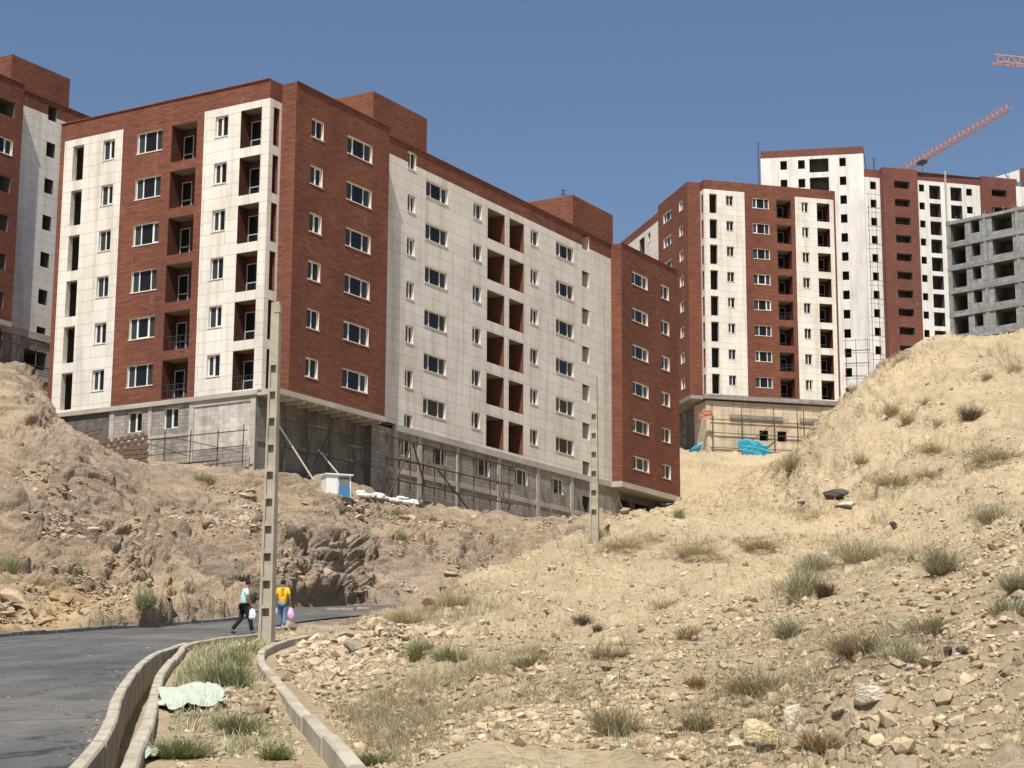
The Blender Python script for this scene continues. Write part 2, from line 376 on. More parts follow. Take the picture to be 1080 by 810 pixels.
# base normals
gu = np.gradient(P3, axis=1); gv = np.gradient(P3, axis=0); nn = np.cross(gu, gv); nn /= np.linalg.norm(nn, axis=-1, keepdims=True)+1e-9
p = P3.reshape(-1, 3); inview = ((RHO > 1.9) & (RHO < 12) & (PXC > -80) & (PXC < 1160)).ravel()
disp = np.zeros(len(p)); q = p[inview]; mk = lambda A: A.ravel()[inview]
cg, bw, rb, md = mk(crag), mk(brown), mk(rubble), mk(mound)
qs = q*np.array([1, 1, 1.2])
warp = np.c_[fbm(q*.25, 2, 31), fbm(q*.25+9, 2, 32), fbm(q*.25+4, 2, 33)]
D_ = np.zeros(len(q))
br_ = bw > .02; qb = qs[br_]+warp[br_]*1.5
# strata: squeeze blocks along a tilted axis
tx = qb@np.array([[.8, .2, -.45], [-.1, .8, .1], [.5, 0, .8]])*np.array([.8, .8, 1.35])
D_[br_] += (stones(tx*.2, 41)*1.15*cg[br_]+stones(tx*.52+7, 45)*1.1*(cg[br_]*.85+.15*bw[br_])+stones(tx*1.25+3, 49)*.42*(.3+.7*cg[br_])*bw[br_]+ridged(qb*.14, 4, 51)*.45*bw[br_]+ridged(tx*[.18, .18, 1.6], 3, 57)*.11*(.25+.75*cg[br_])+stones(tx*2.9, 58)*.17*(.2+.8*cg[br_])+ridged(tx*[.5, 1.9, .6], 3, 59)*.07*cg[br_]+fbm(qb*1.6, 2, 52)*.07*bw[br_])
nb = 1-bw
nearfac = np.clip((q[:, 1]-6)/40, .3, 1.)
gul = ridged(np.c_[q[:, 0]*.2+warp[:, 0]*.8, q[:, 1]*.06, q[:, 2]*.05], 4, 61)
D_ += nb*(gul*.34*nearfac+fbm(q*.5, 4, 62)*.16*nearfac+fbm(q*2.1, 2, 63)*.03)
cl = (nb > .3)
D_[cl] += nb[cl]*(sparse(q[cl]*.9, 65, .55)*.32*nearfac[cl]-sparse(q[cl]*.7+5, 67, .6)*.3*nearfac[cl]+sparse(q[cl]*1.9, 69, .4)*.14*(.4+.6*nearfac[cl]))
rr = rb > .05
D_[rr] += rb[rr]*(stones(q[rr]*.8, 71)*.2+stones(q[rr]*1.9, 73)*.12)
rr = md > .05
D_[rr] += md[rr]*(stones(q[rr]*1.5, 75)*.19+stones(q[rr]*3.3, 77)*.09)
D_ *= np.where(bw > .3, sm(6.02+.25*mk(sm(250, 320, PXC)*sm(480, 430, PXC)), 6.6, mk(RHO)), 1)*(1-.85*mk(sm(4., 4.6, RHO)*sm(500, 440, PXC)*(RHO < 6)))
D_ *= (mk(keep)*mk(quiet)); D_ *= 1-.6*mk(build_quiet)
disp[inview] = D_
hor = nn.copy(); p = p+hor.reshape(-1, 3)*disp[:, None]
P3 = p.reshape(P3.shape)
# road bed and drain channel
P3[..., 2] = np.where(road > 0, P3[..., 2]*(1-road)+(z0(TY)-.05)*road, P3[..., 2])
x1, x2 = xat(K1s, TY), xat(K2s, TY)
ch = (TX > x1) & (TX < x2+.05) & (TY < 53.5) & (TY > 4)
P3[..., 2] = np.where(ch, z0(TY)-.42+.03*und, P3[..., 2])
nr, nc = TX.shape
idx = np.arange(nr*nc).reshape(nr, nc)
quads = np.stack([idx[:-1, :-1], idx[:-1, 1:], idx[1:, 1:], idx[1:, :-1]], -1).reshape(-1, 4)
tv = P3.reshape(-1, 3)
# colour masks stored as attribute
cols = np.stack([brown.ravel(), orange.ravel(), np.maximum(rubble, mound*.6).ravel(), crag.ravel()], -1)
nv = len(tv)
tv = np.vstack([tv, [[-4000, -600, -1.75], [4000, -600, -1.75], [4000, 4200, -1.75], [-4000, 4200, -1.75]]])
quads = np.vstack([quads, [[nv, nv+1, nv+2, nv+3]]]); cols = np.vstack([cols, np.zeros((4, 4))])

m, ns, ls, b = mat('hill_ground', rough=.97, spec=.1); M['ground'] = m
tc = N(ns, 'ShaderNodeNewGeometry'); at = N(ns, 'ShaderNodeAttribute', attribute_name='tint')
sep = N(ns, 'ShaderNodeSeparateColor'); ls.new(at.outputs['Color'], sep.inputs[0])
def tn(scale, det=6, ro=.6, stretch=None):
    n = N(ns, 'ShaderNodeTexNoise', i_Scale=scale, i_Detail=det, i_Roughness=ro)
    if stretch:
        mp = N(ns, 'ShaderNodeMapping'); mp.inputs['Scale'].default_value = stretch; mp.inputs['Rotation'].default_value = (.3, .6, .4)
        ls.new(tc.outputs['Position'], mp.inputs[0]); ls.new(mp.outputs[0], n.inputs[0])
    else: ls.new(tc.outputs['Position'], n.inputs[0])
    return n.outputs[0]
nA, nB, nC, nD = tn(.12, 5), tn(1.3, 8, .75), tn(7, 6, .8), tn(.5, 6, .7, (1, 1, 3))
beige = ramp(ns, [(.3, (.4, .31, .195)), (.46, (.55, .435, .28)), (.68, (.63, .515, .345))]); ls.new(nB, beige.inputs[0])
rock = ramp(ns, [(.25, (.2, .145, .1)), (.42, (.35, .262, .18)), (.6, (.47, .36, .255)), (.78, (.6, .48, .35))]); ls.new(nD, rock.inputs[0])
oran = ramp(ns, [(.3, (.38, .26, .14)), (.5, (.54, .4, .22)), (.7, (.64, .52, .33))]); ls.new(nD, oran.inputs[0])
rub = ramp(ns, [(.3, (.33, .25, .175)), (.5, (.48, .38, .27)), (.7, (.58, .48, .36))]); ls.new(nB, rub.inputs[0])
c = mixc(ns, ls, sep.outputs[2], beige.outputs[0], rub.outputs[0])
grock = ramp(ns, [(.25, (.13, .108, .09)), (.45, (.25, .21, .17)), (.62, (.36, .31, .25)), (.8, (.5, .44, .36))]); ls.new(nD, grock.inputs[0])
nF = tn(.16, 5, .6); fr = ramp(ns, [(.45, (0, 0, 0)), (.6, (.65, .65, .65))]); ls.new(nF, fr.inputs[0])
rk = mixc(ns, ls, fr.outputs[0], rock.outputs[0], grock.outputs[0])
c = mixc(ns, ls, sep.outputs[0], c, rk)
c = mixc(ns, ls, sep.outputs[1], c, oran.outputs[0])
fin = ramp(ns, [(.34, (.6, .58, .55)), (.5, (1, 1, 1)), (.7, (1.12, 1.12, 1.12))]); ls.new(nC, fin.inputs[0])
c = mixc(ns, ls, .8, c, fin.outputs[0], 'MULTIPLY')
big = ramp(ns, [(.35, (.86, .85, .84)), (.6, (1.06, 1.05, 1.03))]); ls.new(nA, big.inputs[0])
c = mixc(ns, ls, .9, c, big.outputs[0], 'MULTIPLY')
ls.new(c, b.inputs['Base Color'])
hsum = N(ns, 'ShaderNodeMath', operation='MULTIPLY_ADD'); nE = tn(2.2, 9, .78); ls.new(nE, hsum.inputs[0]); hsum.inputs[1].default_value = 3.2; ls.new(nC, hsum.inputs[2])
vor = N(ns, 'ShaderNodeTexVoronoi', i_Scale=3.3, feature='DISTANCE_TO_EDGE'); ls.new(tc.outputs['Position'], vor.inputs[0])
vr = N(ns, 'ShaderNodeMath', operation='MINIMUM'); ls.new(vor.outputs['Distance'], vr.inputs[0]); vr.inputs[1].default_value = .12
vs = N(ns, 'ShaderNodeMath', operation='MULTIPLY_ADD'); ls.new(vr.outputs[0], vs.inputs[0]); vs.inputs[1].default_value = 5.; ls.new(hsum.outputs[0], vs.inputs[2])
bm_ = N(ns, 'ShaderNodeBump', i_Strength=.7, i_Distance=.12); ls.new(vs.outputs[0], bm_.inputs['Height']); ls.new(bm_.outputs[0], b.inputs['Normal'])
ground = npmesh('ground', tv, quads, [M['ground']], smooth=True, cols=cols); tag(ground, 'bare rocky hillside of beige soil and brown rock', None, None, 'structure')

SX, SY, SD = proj(P3.reshape(-1, 3)); SX = SX.reshape(nr, nc); SY = SY.reshape(nr, nc); SD = SD.reshape(nr, nc)
def gp(px, py):                 # first ground point seen along a sight line
    m = (np.abs(SX-px) < 1.6) & (np.abs(SY-py) < 2.2) & (RHO > 1)
    if not m.any():
        i = np.argmin(np.abs(SX-px)+np.abs(SY-py)+(SD < 1)*999)
        return P3.reshape(-1, 3)[i].copy()
    w_ = np.where(m, SD, 9e9); i = np.argmin(w_); return P3.reshape(-1, 3)[i].copy()
def gz(x, y):                   # ground height below a world point
    j = int(np.argmin(np.abs(aa-x/y))); return float(np.interp(y, P3[:, j, 1], P3[:, j, 2]))

# ------------------------------------------------------------------ road and kerbs
def ribbon(name, A, B, m, lift, **k):
    n = len(A); V = np.vstack([A, B]); V[:, 2] += lift; i = np.arange(n-1)
    return npmesh(name, V, np.stack([i, i+1, n+i+1, n+i], -1)[:, ::-1], [m], True)
m, ns, ls, b = mat('asphalt', rough=.88, spec=.25); M['asphalt'] = m
g = N(ns, 'ShaderNodeNewGeometry')
def tp(ns, ls, g, scale, det, ro, st=None):
    n = N(ns, 'ShaderNodeTexNoise', i_Scale=scale, i_Detail=det, i_Roughness=ro); mp = N(ns, 'ShaderNodeMapping')
    if st: mp.inputs['Scale'].default_value = st
    ls.new(g.outputs['Position'], mp.inputs[0]); ls.new(mp.outputs[0], n.inputs[0]); return n.outputs[0]
a1 = tp(ns, ls, g, .5, 6, .65, (1.6, .3, 1)); r1 = ramp(ns, [(.3, (.065, .064, .062)), (.5, (.1, .098, .094)), (.72, (.15, .144, .135))]); ls.new(a1, r1.inputs[0])
a2 = tp(ns, ls, g, 14, 4, .7); r2 = ramp(ns, [(.3, (.75, .75, .75)), (.6, (1.1, 1.1, 1.1)), (.75, (1.25, 1.22, 1.18))]); ls.new(a2, r2.inputs[0])
c = mixc(ns, ls, 1., r1.outputs[0], r2.outputs[0], 'MULTIPLY')
a3 = tp(ns, ls, g, .25, 5, .7); r3 = ramp(ns, [(.5, (0, 0, 0)), (.68, (.7, .7, .7))]); ls.new(a3, r3.inputs[0])
c = mixc(ns, ls, r3.outputs[0], c, (.2, .175, .14)); vk = N(ns, 'ShaderNodeTexVoronoi', i_Scale=.35, feature='DISTANCE_TO_EDGE'); wv = tp(ns, ls, g, 1.2, 4, .6); mpv = N(ns, 'ShaderNodeVectorMath', operation='MULTIPLY_ADD'); ls.new(wv, mpv.inputs[0]); mpv.inputs[1].default_value = (1.5, 1.5, 0); ls.new(g.outputs['Position'], mpv.inputs[2]); ls.new(mpv.outputs[0], vk.inputs[0])
rv = ramp(ns, [(.0, (.35, .35, .35)), (.008, (.6, .6, .6)), (.014, (1, 1, 1))]); ls.new(vk.outputs['Distance'], rv.inputs[0]); c = mixc(ns, ls, 1., c, rv.outputs[0], 'MULTIPLY')
ls.new(c, b.inputs['Base Color'])
Yr = np.r_[np.arange(2, 100, .5)]
A = np.c_[xat(NEARs, Yr), Yr, z0(Yr)]; Bf = np.c_[xat(FARs, Yr), Yr, z0(Yr)]
A[:, 0] = np.where(Yr < 6, A[:, 0], A[:, 0])
nl = 10; V = np.concatenate([A*(1-k/nl)+Bf*(k/nl) for k in range(nl+1)]); n = len(Yr)
V[:, 2] += .0
Q = np.concatenate([np.stack([k*n+np.arange(n-1), k*n+np.arange(1, n), (k+1)*n+np.arange(1, n), (k+1)*n+np.arange(n-1)], -1) for k in range(nl)])[:, ::-1]
tag(npmesh('road', V, Q, [M['asphalt']], True), 'worn grey asphalt road curving uphill past the rock bank', None, None, 'structure')

def kerb(name, L, wid, top, bot, step, label, cat, m='kerb', group=None, side=1, jitter=.009):
    mb = MB(); d = np.r_[0, np.cumsum(np.linalg.norm(np.diff(L[:, :2], axis=0), axis=1))]
    t = 0.
    while t < d[-1]-.1:
        t2 = min(t+step-.02, d[-1]); P = [np.array([np.interp(x, d, L[:, k]) for k in range(3)]) for x in np.linspace(t, t2, 4)]
        jx, jz = random.uniform(-jitter, jitter), random.uniform(-jitter, jitter)
        rows = []
        for i, q_ in enumerate(P):
            dd = P[min(i+1, 3)]-P[max(i-1, 0)]; dd[2] = 0; dd /= np.linalg.norm(dd)+1e-9; nrm = np.array([dd[1], -dd[0], 0])*side
            o = q_+nrm*jx; o = np.array([o[0], o[1], float(z0(q_[1]))])
            c_ = .02
            rows.append([o+np.array([0, 0, bot]), o+np.array([0, 0, top+jz-c_]), o+nrm*c_+np.array([0, 0, top+jz]), o+nrm*(wid-c_)+np.array([0, 0, top+jz]), o+nrm*wid+np.array([0, 0, top+jz-c_]), o+nrm*wid+np.array([0, 0, bot])])
        for i in range(3):
            for k in range(5):
                u0, u1 = t+i*.3, t+i*.3+.3
                mb.quad([rows[i][k], rows[i+1][k], rows[i+1][k+1], rows[i][k+1]], [(u0, k*.2), (u1, k*.2), (u1, k*.2+.2), (u0, k*.2+.2)])
        mb.quad(rows[0][::-1], [(0, 0)]*6); mb.quad(rows[3], [(0, 0)]*6)
        t += step
    p0 = L[0]
    return tag(mb.build(name, M[m], None, (p0[0], p0[1], float(z0(p0[1])))), label, cat, group)
G1 = 'low concrete kerb walls beside the road'
kerb('kerb_wall', K1s, .14, .15, -.5, 1.5, 'jointed concrete kerb wall right along the near edge of the asphalt', 'kerb', group=G1, side=1)
kerb('kerb_wall', K2s[K2s[:, 1] < 67], .14, .15, -.5, 1.5, 'concrete kerb wall between the open drain and the weedy soil strip', 'kerb', group=G1, side=1)
kerb('kerb_wall', K3s, .15, .2, -.4, 3.0, 'curved pale concrete kerb wall between the weedy soil strip and the rubble slope', 'kerb', group=G1, side=1, jitter=.02)
fk = FARs[(FARs[:, 1] > 30) & (FARs[:, 1] < 88)]
kerb('kerb', fk, .16, .13, -.3, .9, 'low grey kerb along the far side of the road below the orange bank', 'kerb', side=-1, m='block', jitter=.02)

# ------------------------------------------------------------------ facades
class Face:
    """a vertical wall plane: O = lower left seen from outside, u to the right, n outwards, all in world metres"""
    def __init__(s, O, u, n, uo=0.): s.O, s.u, s.n, s.uo = np.array(O, float), np.array(u, float), np.array(n, float), uo
    def P(s, a, z, d=0.): q = s.O+s.u*a+s.n*d; return np.array([q[0], q[1], z])
def wall(mbs, F, rects, holes, edge=.0):
    for (u0, u1, z0_, z1, key) in rects:
        hs = [h for h in holes if h[0] < u1-1e-4 and h[1] > u0+1e-4 and h[2] < z1-1e-4 and h[3] > z0_+1e-4]
        us = sorted({u0, u1, *[max(u0, h[0]) for h in hs], *[min(u1, h[1]) for h in hs]})
        zs = sorted({z0_, z1, *[max(z0_, h[2]) for h in hs], *[min(z1, h[3]) for h in hs]})
        mb = mbs.setdefault(key, MB())
        for a, b2 in zip(us[:-1], us[1:]):
            c0 = None
            for c_, d_ in zip(zs[:-1], zs[1:]):
                ma, mc = (a+b2)/2, (c_+d_)/2
                inside = any(h[0] < ma < h[1] and h[2] < mc < h[3] for h in hs)
                if inside:
                    continue
                mb.quad([F.P(a, c_), F.P(b2, c_), F.P(b2, d_), F.P(a, d_)], [(a+F.uo, c_), (b2+F.uo, c_), (b2+F.uo, d_), (a+F.uo, d_)])
def liner(mb, F, h, depth, mi=(0, 0, 0, 0, 0), back=True):     # left, right, bottom, top, back
    u0, u1, a, b2 = h[:4]; d = -depth
    def q(p4, k, w_, hh): mb.quad(p4, [(0, 0), (w_, 0), (w_, hh), (0, hh)], k)
    q([F.P(u0, a, d), F.P(u0, a), F.P(u0, b2), F.P(u0, b2, d)], mi[0], depth, b2-a)
    q([F.P(u1, a), F.P(u1, a, d), F.P(u1, b2, d), F.P(u1, b2)], mi[1], depth, b2-a)
    q([F.P(u0, a, d), F.P(u1, a, d), F.P(u1, a), F.P(u0, a)], mi[2], u1-u0, depth)
    q([F.P(u0, b2), F.P(u1, b2), F.P(u1, b2, d), F.P(u0, b2, d)], mi[3], u1-u0, depth)
    if back: q([F.P(u0, a, d), F.P(u1, a, d), F.P(u1, b2, d), F.P(u0, b2, d)], mi[4], u1-u0, b2-a)
def fbox(mb, F, u0, u1, a, b2, d0, d1, mi=0):
    c = (F.P(u0, a, d0)+F.P(u1, b2, d1))/2
    mb.box(c, F.u*(u1-u0)/2, F.n*(d1-d0)/2, np.array([0, 0, (b2-a)/2]), mi)
def window(root, F, h, n, rec=.16, trim=True):
    """glazed window: stone reveal, white frame with mullions; the panes are its child"""
    u0, u1, a, b2 = h[:4]; mb = MB(); liner(mb, F, h, rec+.06, (1, 1, 1, 1, 1), back=False)
    if trim: fbox(mb, F, u0-.05, u1+.05, a-.07, a-.003, -.02, .04, 1)
    t = .048; d0, d1 = -rec-.05, -rec+.0
    for (x0, x1, y0, y1) in ((u0+.002, u1-.002, a+.002, a+t), (u0+.002, u1-.002, b2-t, b2-.002), (u0+.002, u0+t, a+t, b2-t), (u1-t, u1-.002, a+t, b2-t)):
        fbox(mb, F, x0, x1, y0, y1, d0, d1)
    ms = [u0+t]+[u0+(u1-u0)*k/n for k in range(1, n)]+[u1-t]
    if n == 3: ms[1] = u0+(u1-u0)*.27; ms[2] = u0+(u1-u0)*.73
    for x in ms[1:-1]: fbox(mb, F, x-.035, x+.035, a+t, b2-t, d0, d1+.01)
    if random.random() < .55:      # a sash frame on one light
        k = random.randrange(n); xa, xb = ms[k]+.045*(k > 0), ms[k+1]-.045*(k < n-1)
        for (x0, x1, y0, y1) in ((xa, xb, a+t, a+t+.05), (xa, xb, b2-t-.05, b2-t), (xa, xa+.05, a+t+.05, b2-t-.05), (xb-.05, xb, a+t+.05, b2-t-.05)):
            fbox(mb, F, x0+.001, x1-.001, y0+.001, y1-.001, d0, d1+.02)
    w = mb.build('window', [M['frame'], M['cream']], root, RL)
    pm = MB()
    for k in range(n):
        r1, r2 = random.uniform(-.012, .012), random.uniform(-.008, .008); dz = -rec-.035
        pm.quad([F.P(ms[k], a+t, dz+r1), F.P(ms[k+1], a+t, dz-r1), F.P(ms[k+1], b2-t, dz-r1+r2), F.P(ms[k], b2-t, dz+r1+r2)])
    pm.build('pane', M['glass'], w, RL)
    return w
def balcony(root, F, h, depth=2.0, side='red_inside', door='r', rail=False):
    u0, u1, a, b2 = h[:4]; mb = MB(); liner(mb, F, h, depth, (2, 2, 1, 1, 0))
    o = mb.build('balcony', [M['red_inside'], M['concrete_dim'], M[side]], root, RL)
    wd = min(.85, (u1-u0)*.5); x1 = u1-.12 if door == 'r' else u0+.12+wd; x0 = x1-wd; top = a+min(2.05, b2-a-.15); dm = MB(); d0, d1 = -depth+.003, -depth+.06
    for (xa, xb, ya, yb) in ((x0, x0+.06, a, top), (x1-.06, x1, a, top), (x0+.06, x1-.06, top-.06, top), (x0+.06, x1-.06, a+.75, a+.82)): fbox(dm, F, xa, xb, ya+.003, yb, d0, d1)
    fbox(dm, F, x0+.062, x1-.062, a+.01, top-.062, d0, d0+.02, 1)
    dm.build('door', [M['door_frame'], M['glass']], o, RL)
    if rail:
        rm = MB()
        for z in (a+.9, a+.5): fbox(rm, F, u0+.01, u1-.01, z, z+.035, -.12, -.085)
        for k in range(1, 5): x = u0+(u1-u0)*k/5; fbox(rm, F, x, x+.03, a, a+.9, -.11, -.09)
        rm.build('railing', M['dark'], o, RL)
    return o
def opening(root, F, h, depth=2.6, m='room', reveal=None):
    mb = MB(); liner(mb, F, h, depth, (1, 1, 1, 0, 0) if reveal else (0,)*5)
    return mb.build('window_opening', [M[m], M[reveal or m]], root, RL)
def wall1(root, name, F, rects, holes):
    m_ = {}; wall(m_, F, rects, holes)
    for k, b_m in m_.items():
        if b_m.f: b_m.build(name, M[k], root, RL)
def jamb_opening(root, F, h, jamb='white', jd=.42):
    """tall opening with a lit cladding jamb and a dark room behind it"""
    u0, u1, a, b2 = h[:4]; mb = MB(); liner(mb, F, h, jd, (1, 1, 1, 1, 1), back=False)
    G = Face(F.O-F.n*jd, F.u, F.n); liner(mb, G, (u0-.5, u1+.5, a, b2), 1.6)
    for xa, xb in ((u0-.5, u0), (u1, u1+.5)): mb.quad([G.P(xb, a, -.001), G.P(xa, a, -.001), G.P(xa, b2, -.001), G.P(xb, b2, -.001)])
    return mb.build('window_opening', [M['room'], M[jamb]], root, RL)
def flush(mbs, root, names):
    for k, mb in mbs.items():
        if mb.f: mb.build(names.get(k, 'wall'), M[k], root, RL)
RL = (0, 0, 0)

def antenna(P, H, label, arms=3):
    mb = MB(); P = np.array(P, float)
    for dx, dy in ((-.12, -.1), (.12, -.1), (0, .12)): mb.bar(P+[dx, dy, 0], P+[dx*.6, dy*.6, H], .02)
    k = 0
    while k*.5 < H-.3:
        z = k*.5; mb.bar(P+[-.12, -.1, z], P+[.12, -.1, z+.5], .012); mb.bar(P+[.12, -.1, z], P+[0, .12, z+.5], .012); k += 1
    for j in range(arms): z = H-.35*j-.1; mb.bar(P+[-.35, 0, z], P+[.35, .1, z], .015)
    return tag(mb.build('antenna_mast', M['dark'], None, P), label, 'antenna')

# main design shared by the two long blocks of the same scheme
PITCH = 3.18
def long_block(name, K, s, q, zt, zb, base, label, full=True, floors=6, ground_z=10., C=True, raw=False):
    """K corner; s along the long side, q into the depth. all offsets measured on the photograph's main block"""
    global RL
    K = np.array([K[0], K[1], 0.]); t, p1, D, W_, a, c, e = 1.24, 1.155, .98, 19.3, 10.6, 45.13, 56.0
    RL = (K[0], K[1], base)
    root = empty(name, RL, label, 'building'); mbs = {}
    dz = zt-42.91; Pw = lambda si, qi: K+s*si+q*qi
    tops = [41.0+dz-PITCH*k for k in range(floors)]; wt = 41.63+dz
    wins = []
    # short side, facing -s
    if full:
        F = Face(Pw(-t, W_), -q, -s)
        hs = []
        for z in tops:
            hs.append((1.2, 2.2, z-2.35, z+.15)); jamb_opening(root, F, hs[-1])
            hs.append((3.95, 5.0, z-1.3, z+.1)); window(root, F, hs[-1], 2)
            hs.append((7.0, 9.2, z-1.35, z+.1)); window(root, F, hs[-1], 3)
            hs.append((10.0, 12.15, z-2.4, z+.15)); balcony(root, F, hs[-1], 1.15, 'red_inside', 'l', rail=z < 29)
            hs.append((13.7, 14.75, z-1.3, z+.1)); window(root, F, hs[-1], 2)
            hs.append((15.8, 17.5, z-2.4, z+.15)); balcony(root, F, hs[-1], 1.0, 'red_inside', 'l', rail=z < 26)
        Lf = W_-p1
        wall(mbs, F, [(0, Lf, wt, zt, 'red'), (0, .4, zb, wt, 'red'), (.4, 5.7, zb, wt, 'white'), (5.7, 12.75, zb, wt, 'red'), (12.75, Lf, zb, wt, 'white')], hs)
        # return with the corner balcony openings
        F = Face(Pw(-t, p1), s, -q, 31.); hs = []
        for z in tops:
            hs.append((.42, 1.0, z-2.4, z+.15)); opening(root, F, hs[-1], .5, 'red')
        wall(mbs, F, [(0, t, wt, zt, 'red'), (0, t, zb, wt, 'white')], hs)
        F = Face(Pw(0, p1), -q, -s, 44.); wall(mbs, F, [(0, p1, zb, zt, 'red')], [])
    # projecting red bay beside the corner
    F = Face(Pw(0, 0), s, -q, 50.); hs = []
    for z in tops:
        if raw:
            hs.append((6.9, 9.65, z-1.25, z+.05)); 
            if z == tops[1]: window(root, F, hs[-1], 3)
            else: opening(root, F, hs[-1])
        else:
            hs.append((1.7, 3.0, z-1.25, z)); window(root, F, hs[-1], 2)
            hs.append((5.7, 8.55, z-1.25, z)); window(root, F, hs[-1], 3)
    wall(mbs, F, [(0, a, zb, zt, 'red')], hs)
    F = Face(Pw(a, 0), q, s, 60.); wall(mbs, F, [(0, D, zb, zt, 'red')], [])
    # long white middle
    F = Face(Pw(a, D), s, -q, 3.); hs = []; o = a
    F.P0 = None
    for k in range(floors+1):
        z = 42.5+dz-3.165*k; hs.append((14.38-o, 15.38-o, z-1.25, z))
        if raw: opening(root, F, hs[-1])
        else: window(root, F, hs[-1], 2)
    if C:
        for k, z in enumerate(tops):
            for (x0, x1, n) in ((16.72, 19.65, 3), (23.15, 24.35, 2), (31.65, 32.85, 2), (35.7, 38.6, 3)):
                hs.append((x0-o, x1-o, z-1.2, z)); window(root, F, hs[-1], n)
            for (x0, x1) in ((25.2, 27.7), (28.42, 30.6)):
                hs.append((x0-o, x1-o, z-2.3, z+.05)); balcony(root, F, hs[-1], 2.6, 'red', 'l')
        for k in range(floors+1):
            z = 42.68+dz-3.165*k; hs.append((40.05-o, 41.25-o, z-1.3, z)); opening(root, F, hs[-1], 1.2, 'red', 'cream')
    wall(mbs, F, [(0, c-a, wt, zt, 'red'), (0, c-a, zb, wt, 'white')], hs)
    if C:
        F = Face(Pw(c, D), -q, -s, 80.); wall(mbs, F, [(0, D, zb, zt, 'red')], [])
        F = Face(Pw(c, 0), s, -q, 84.); hs = []
        for z in tops:
            hs.append((47.1-c, 50.0-c, z-1.15, z-.05)); window(root, F, hs[-1], 3)
            hs.append((52.6-c, 54.15-c, z-1.2, z)); window(root, F, hs[-1], 2)
        wall(mbs, F, [(0, e-c, zb, zt, 'red')], hs)
    # far sides and roof, closing the volume
    F = Face(Pw(e, 0), q, s, 100.); wall(mbs, F, [(0, W_, zb, zt, 'red')], [])
    F = Face(Pw(e, W_), -s, q, 130.); wall(mbs, F, [(0, e+t, zb, zt, 'red')], [])
    if not full: F = Face(Pw(0, W_), -q, -s, 150.); wall(mbs, F, [(0, W_, zb, zt, 'red')], [])
    rf = MB(); pts = [Pw(-t, W_), Pw(-t, p1), Pw(0, p1), Pw(0, 0), Pw(a, 0), Pw(a, D), Pw(c, D), Pw(c, 0), Pw(e, 0), Pw(e, W_)] if full else [Pw(0, W_), Pw(0, 0), Pw(a, 0), Pw(a, D), Pw(c, D), Pw(c, 0), Pw(e, 0), Pw(e, W_)]
    rf.quad([(p_[0], p_[1], zt-.02) for p_ in pts]); rf.quad([(p_[0], p_[1], zb-.1) for p_ in pts][::-1], [(p_[0], p_[1]) for p_ in pts])
    rf.build('roof', M['concrete'], root, RL)
    # coping, a thin proud line along the parapet
    cp = MB()
    for F_a, F_b, nrm in ((Pw(0, 0), Pw(a, 0), -q), (Pw(a, D), Pw(c, D), -q), (Pw(c, 0), Pw(e, 0), -q))+(((Pw(-t, W_), Pw(-t, p1), -s),) if full else ()):
        A_ = F_a+nrm*.03; B_ = F_b+nrm*.03; cp.bar([A_[0], A_[1], zt+.02], [B_[0], B_[1], zt+.02], .05, .035)
    cp.build('coping', M['red'], root, RL)
    flush(mbs, root, {'red': 'red_cladding', 'white': 'white_cladding'})
    # stair heads on the roof
    for (s0, s1) in ((9.95, 16.72), (38.5, 45.5)):
        mb = MB(); P0 = Pw(s0, D-.004); P1 = Pw(s1, D-.004); P2 = Pw(s1, D+5.6); P3_ = Pw(s0, D+5.6); za, zb_ = zt-.01, zt+2.65
        for A_, B_ in ((P0, P1), (P1, P2), (P2, P3_), (P3_, P0)):
            L_ = np.linalg.norm(B_-A_); mb.quad([(A_[0], A_[1], za), (B_[0], B_[1], za), (B_[0], B_[1], zb_), (A_[0], A_[1], zb_)], [(0, za), (L_, za), (L_, zb_), (0, zb_)])
        mb.quad([(p_[0], p_[1], zb_) for p_ in (P0, P1, P2, P3_)])
        mb.build('stair_head', M['red'], root, RL)
    return root, Pw

KM = np.array([-13.967, 117.170]); sM = np.array([.51233, .85879, 0]); qM = np.array([-.85879, .51233, 0])
main, PM = long_block('apartment_block', KM, sM, qM, 42.91, 22.6, 17.5, 'long red and cream apartment block nearest the road, on a grey unfinished basement', True)
# its basement
RL = (KM[0], KM[1], 17.5); mbs = {}; t, p1, D, W_, a, c, e = 1.24, 1.155, .98, 19.3, 10.6, 45.13, 56.0
F = Face(PM(-t+.12, W_), -qM, -sM)
hs = [(7.15, 8.35, 20.75, 22.1), (10.2, 11.4, 20.75, 22.1)]
for h in hs: window(main, F, h, 2, trim=False)
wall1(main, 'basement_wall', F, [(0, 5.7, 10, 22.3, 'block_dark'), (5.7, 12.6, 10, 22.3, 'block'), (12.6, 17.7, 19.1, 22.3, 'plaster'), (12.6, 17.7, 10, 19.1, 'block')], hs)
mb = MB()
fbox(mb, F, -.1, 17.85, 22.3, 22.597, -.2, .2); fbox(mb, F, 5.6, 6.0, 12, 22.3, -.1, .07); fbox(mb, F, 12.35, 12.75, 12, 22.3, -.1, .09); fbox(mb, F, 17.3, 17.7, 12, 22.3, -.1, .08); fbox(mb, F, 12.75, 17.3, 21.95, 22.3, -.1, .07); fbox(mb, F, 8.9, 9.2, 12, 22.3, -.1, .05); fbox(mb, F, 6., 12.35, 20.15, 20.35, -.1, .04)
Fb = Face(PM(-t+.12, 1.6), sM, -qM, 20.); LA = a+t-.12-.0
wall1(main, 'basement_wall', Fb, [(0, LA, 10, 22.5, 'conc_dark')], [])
md_ = MB()
for x in (2.6, 5.2, 7.8, 10.4): fbox(md_, Fb, x, x+.35, 12, 22.4, -.1, .09)
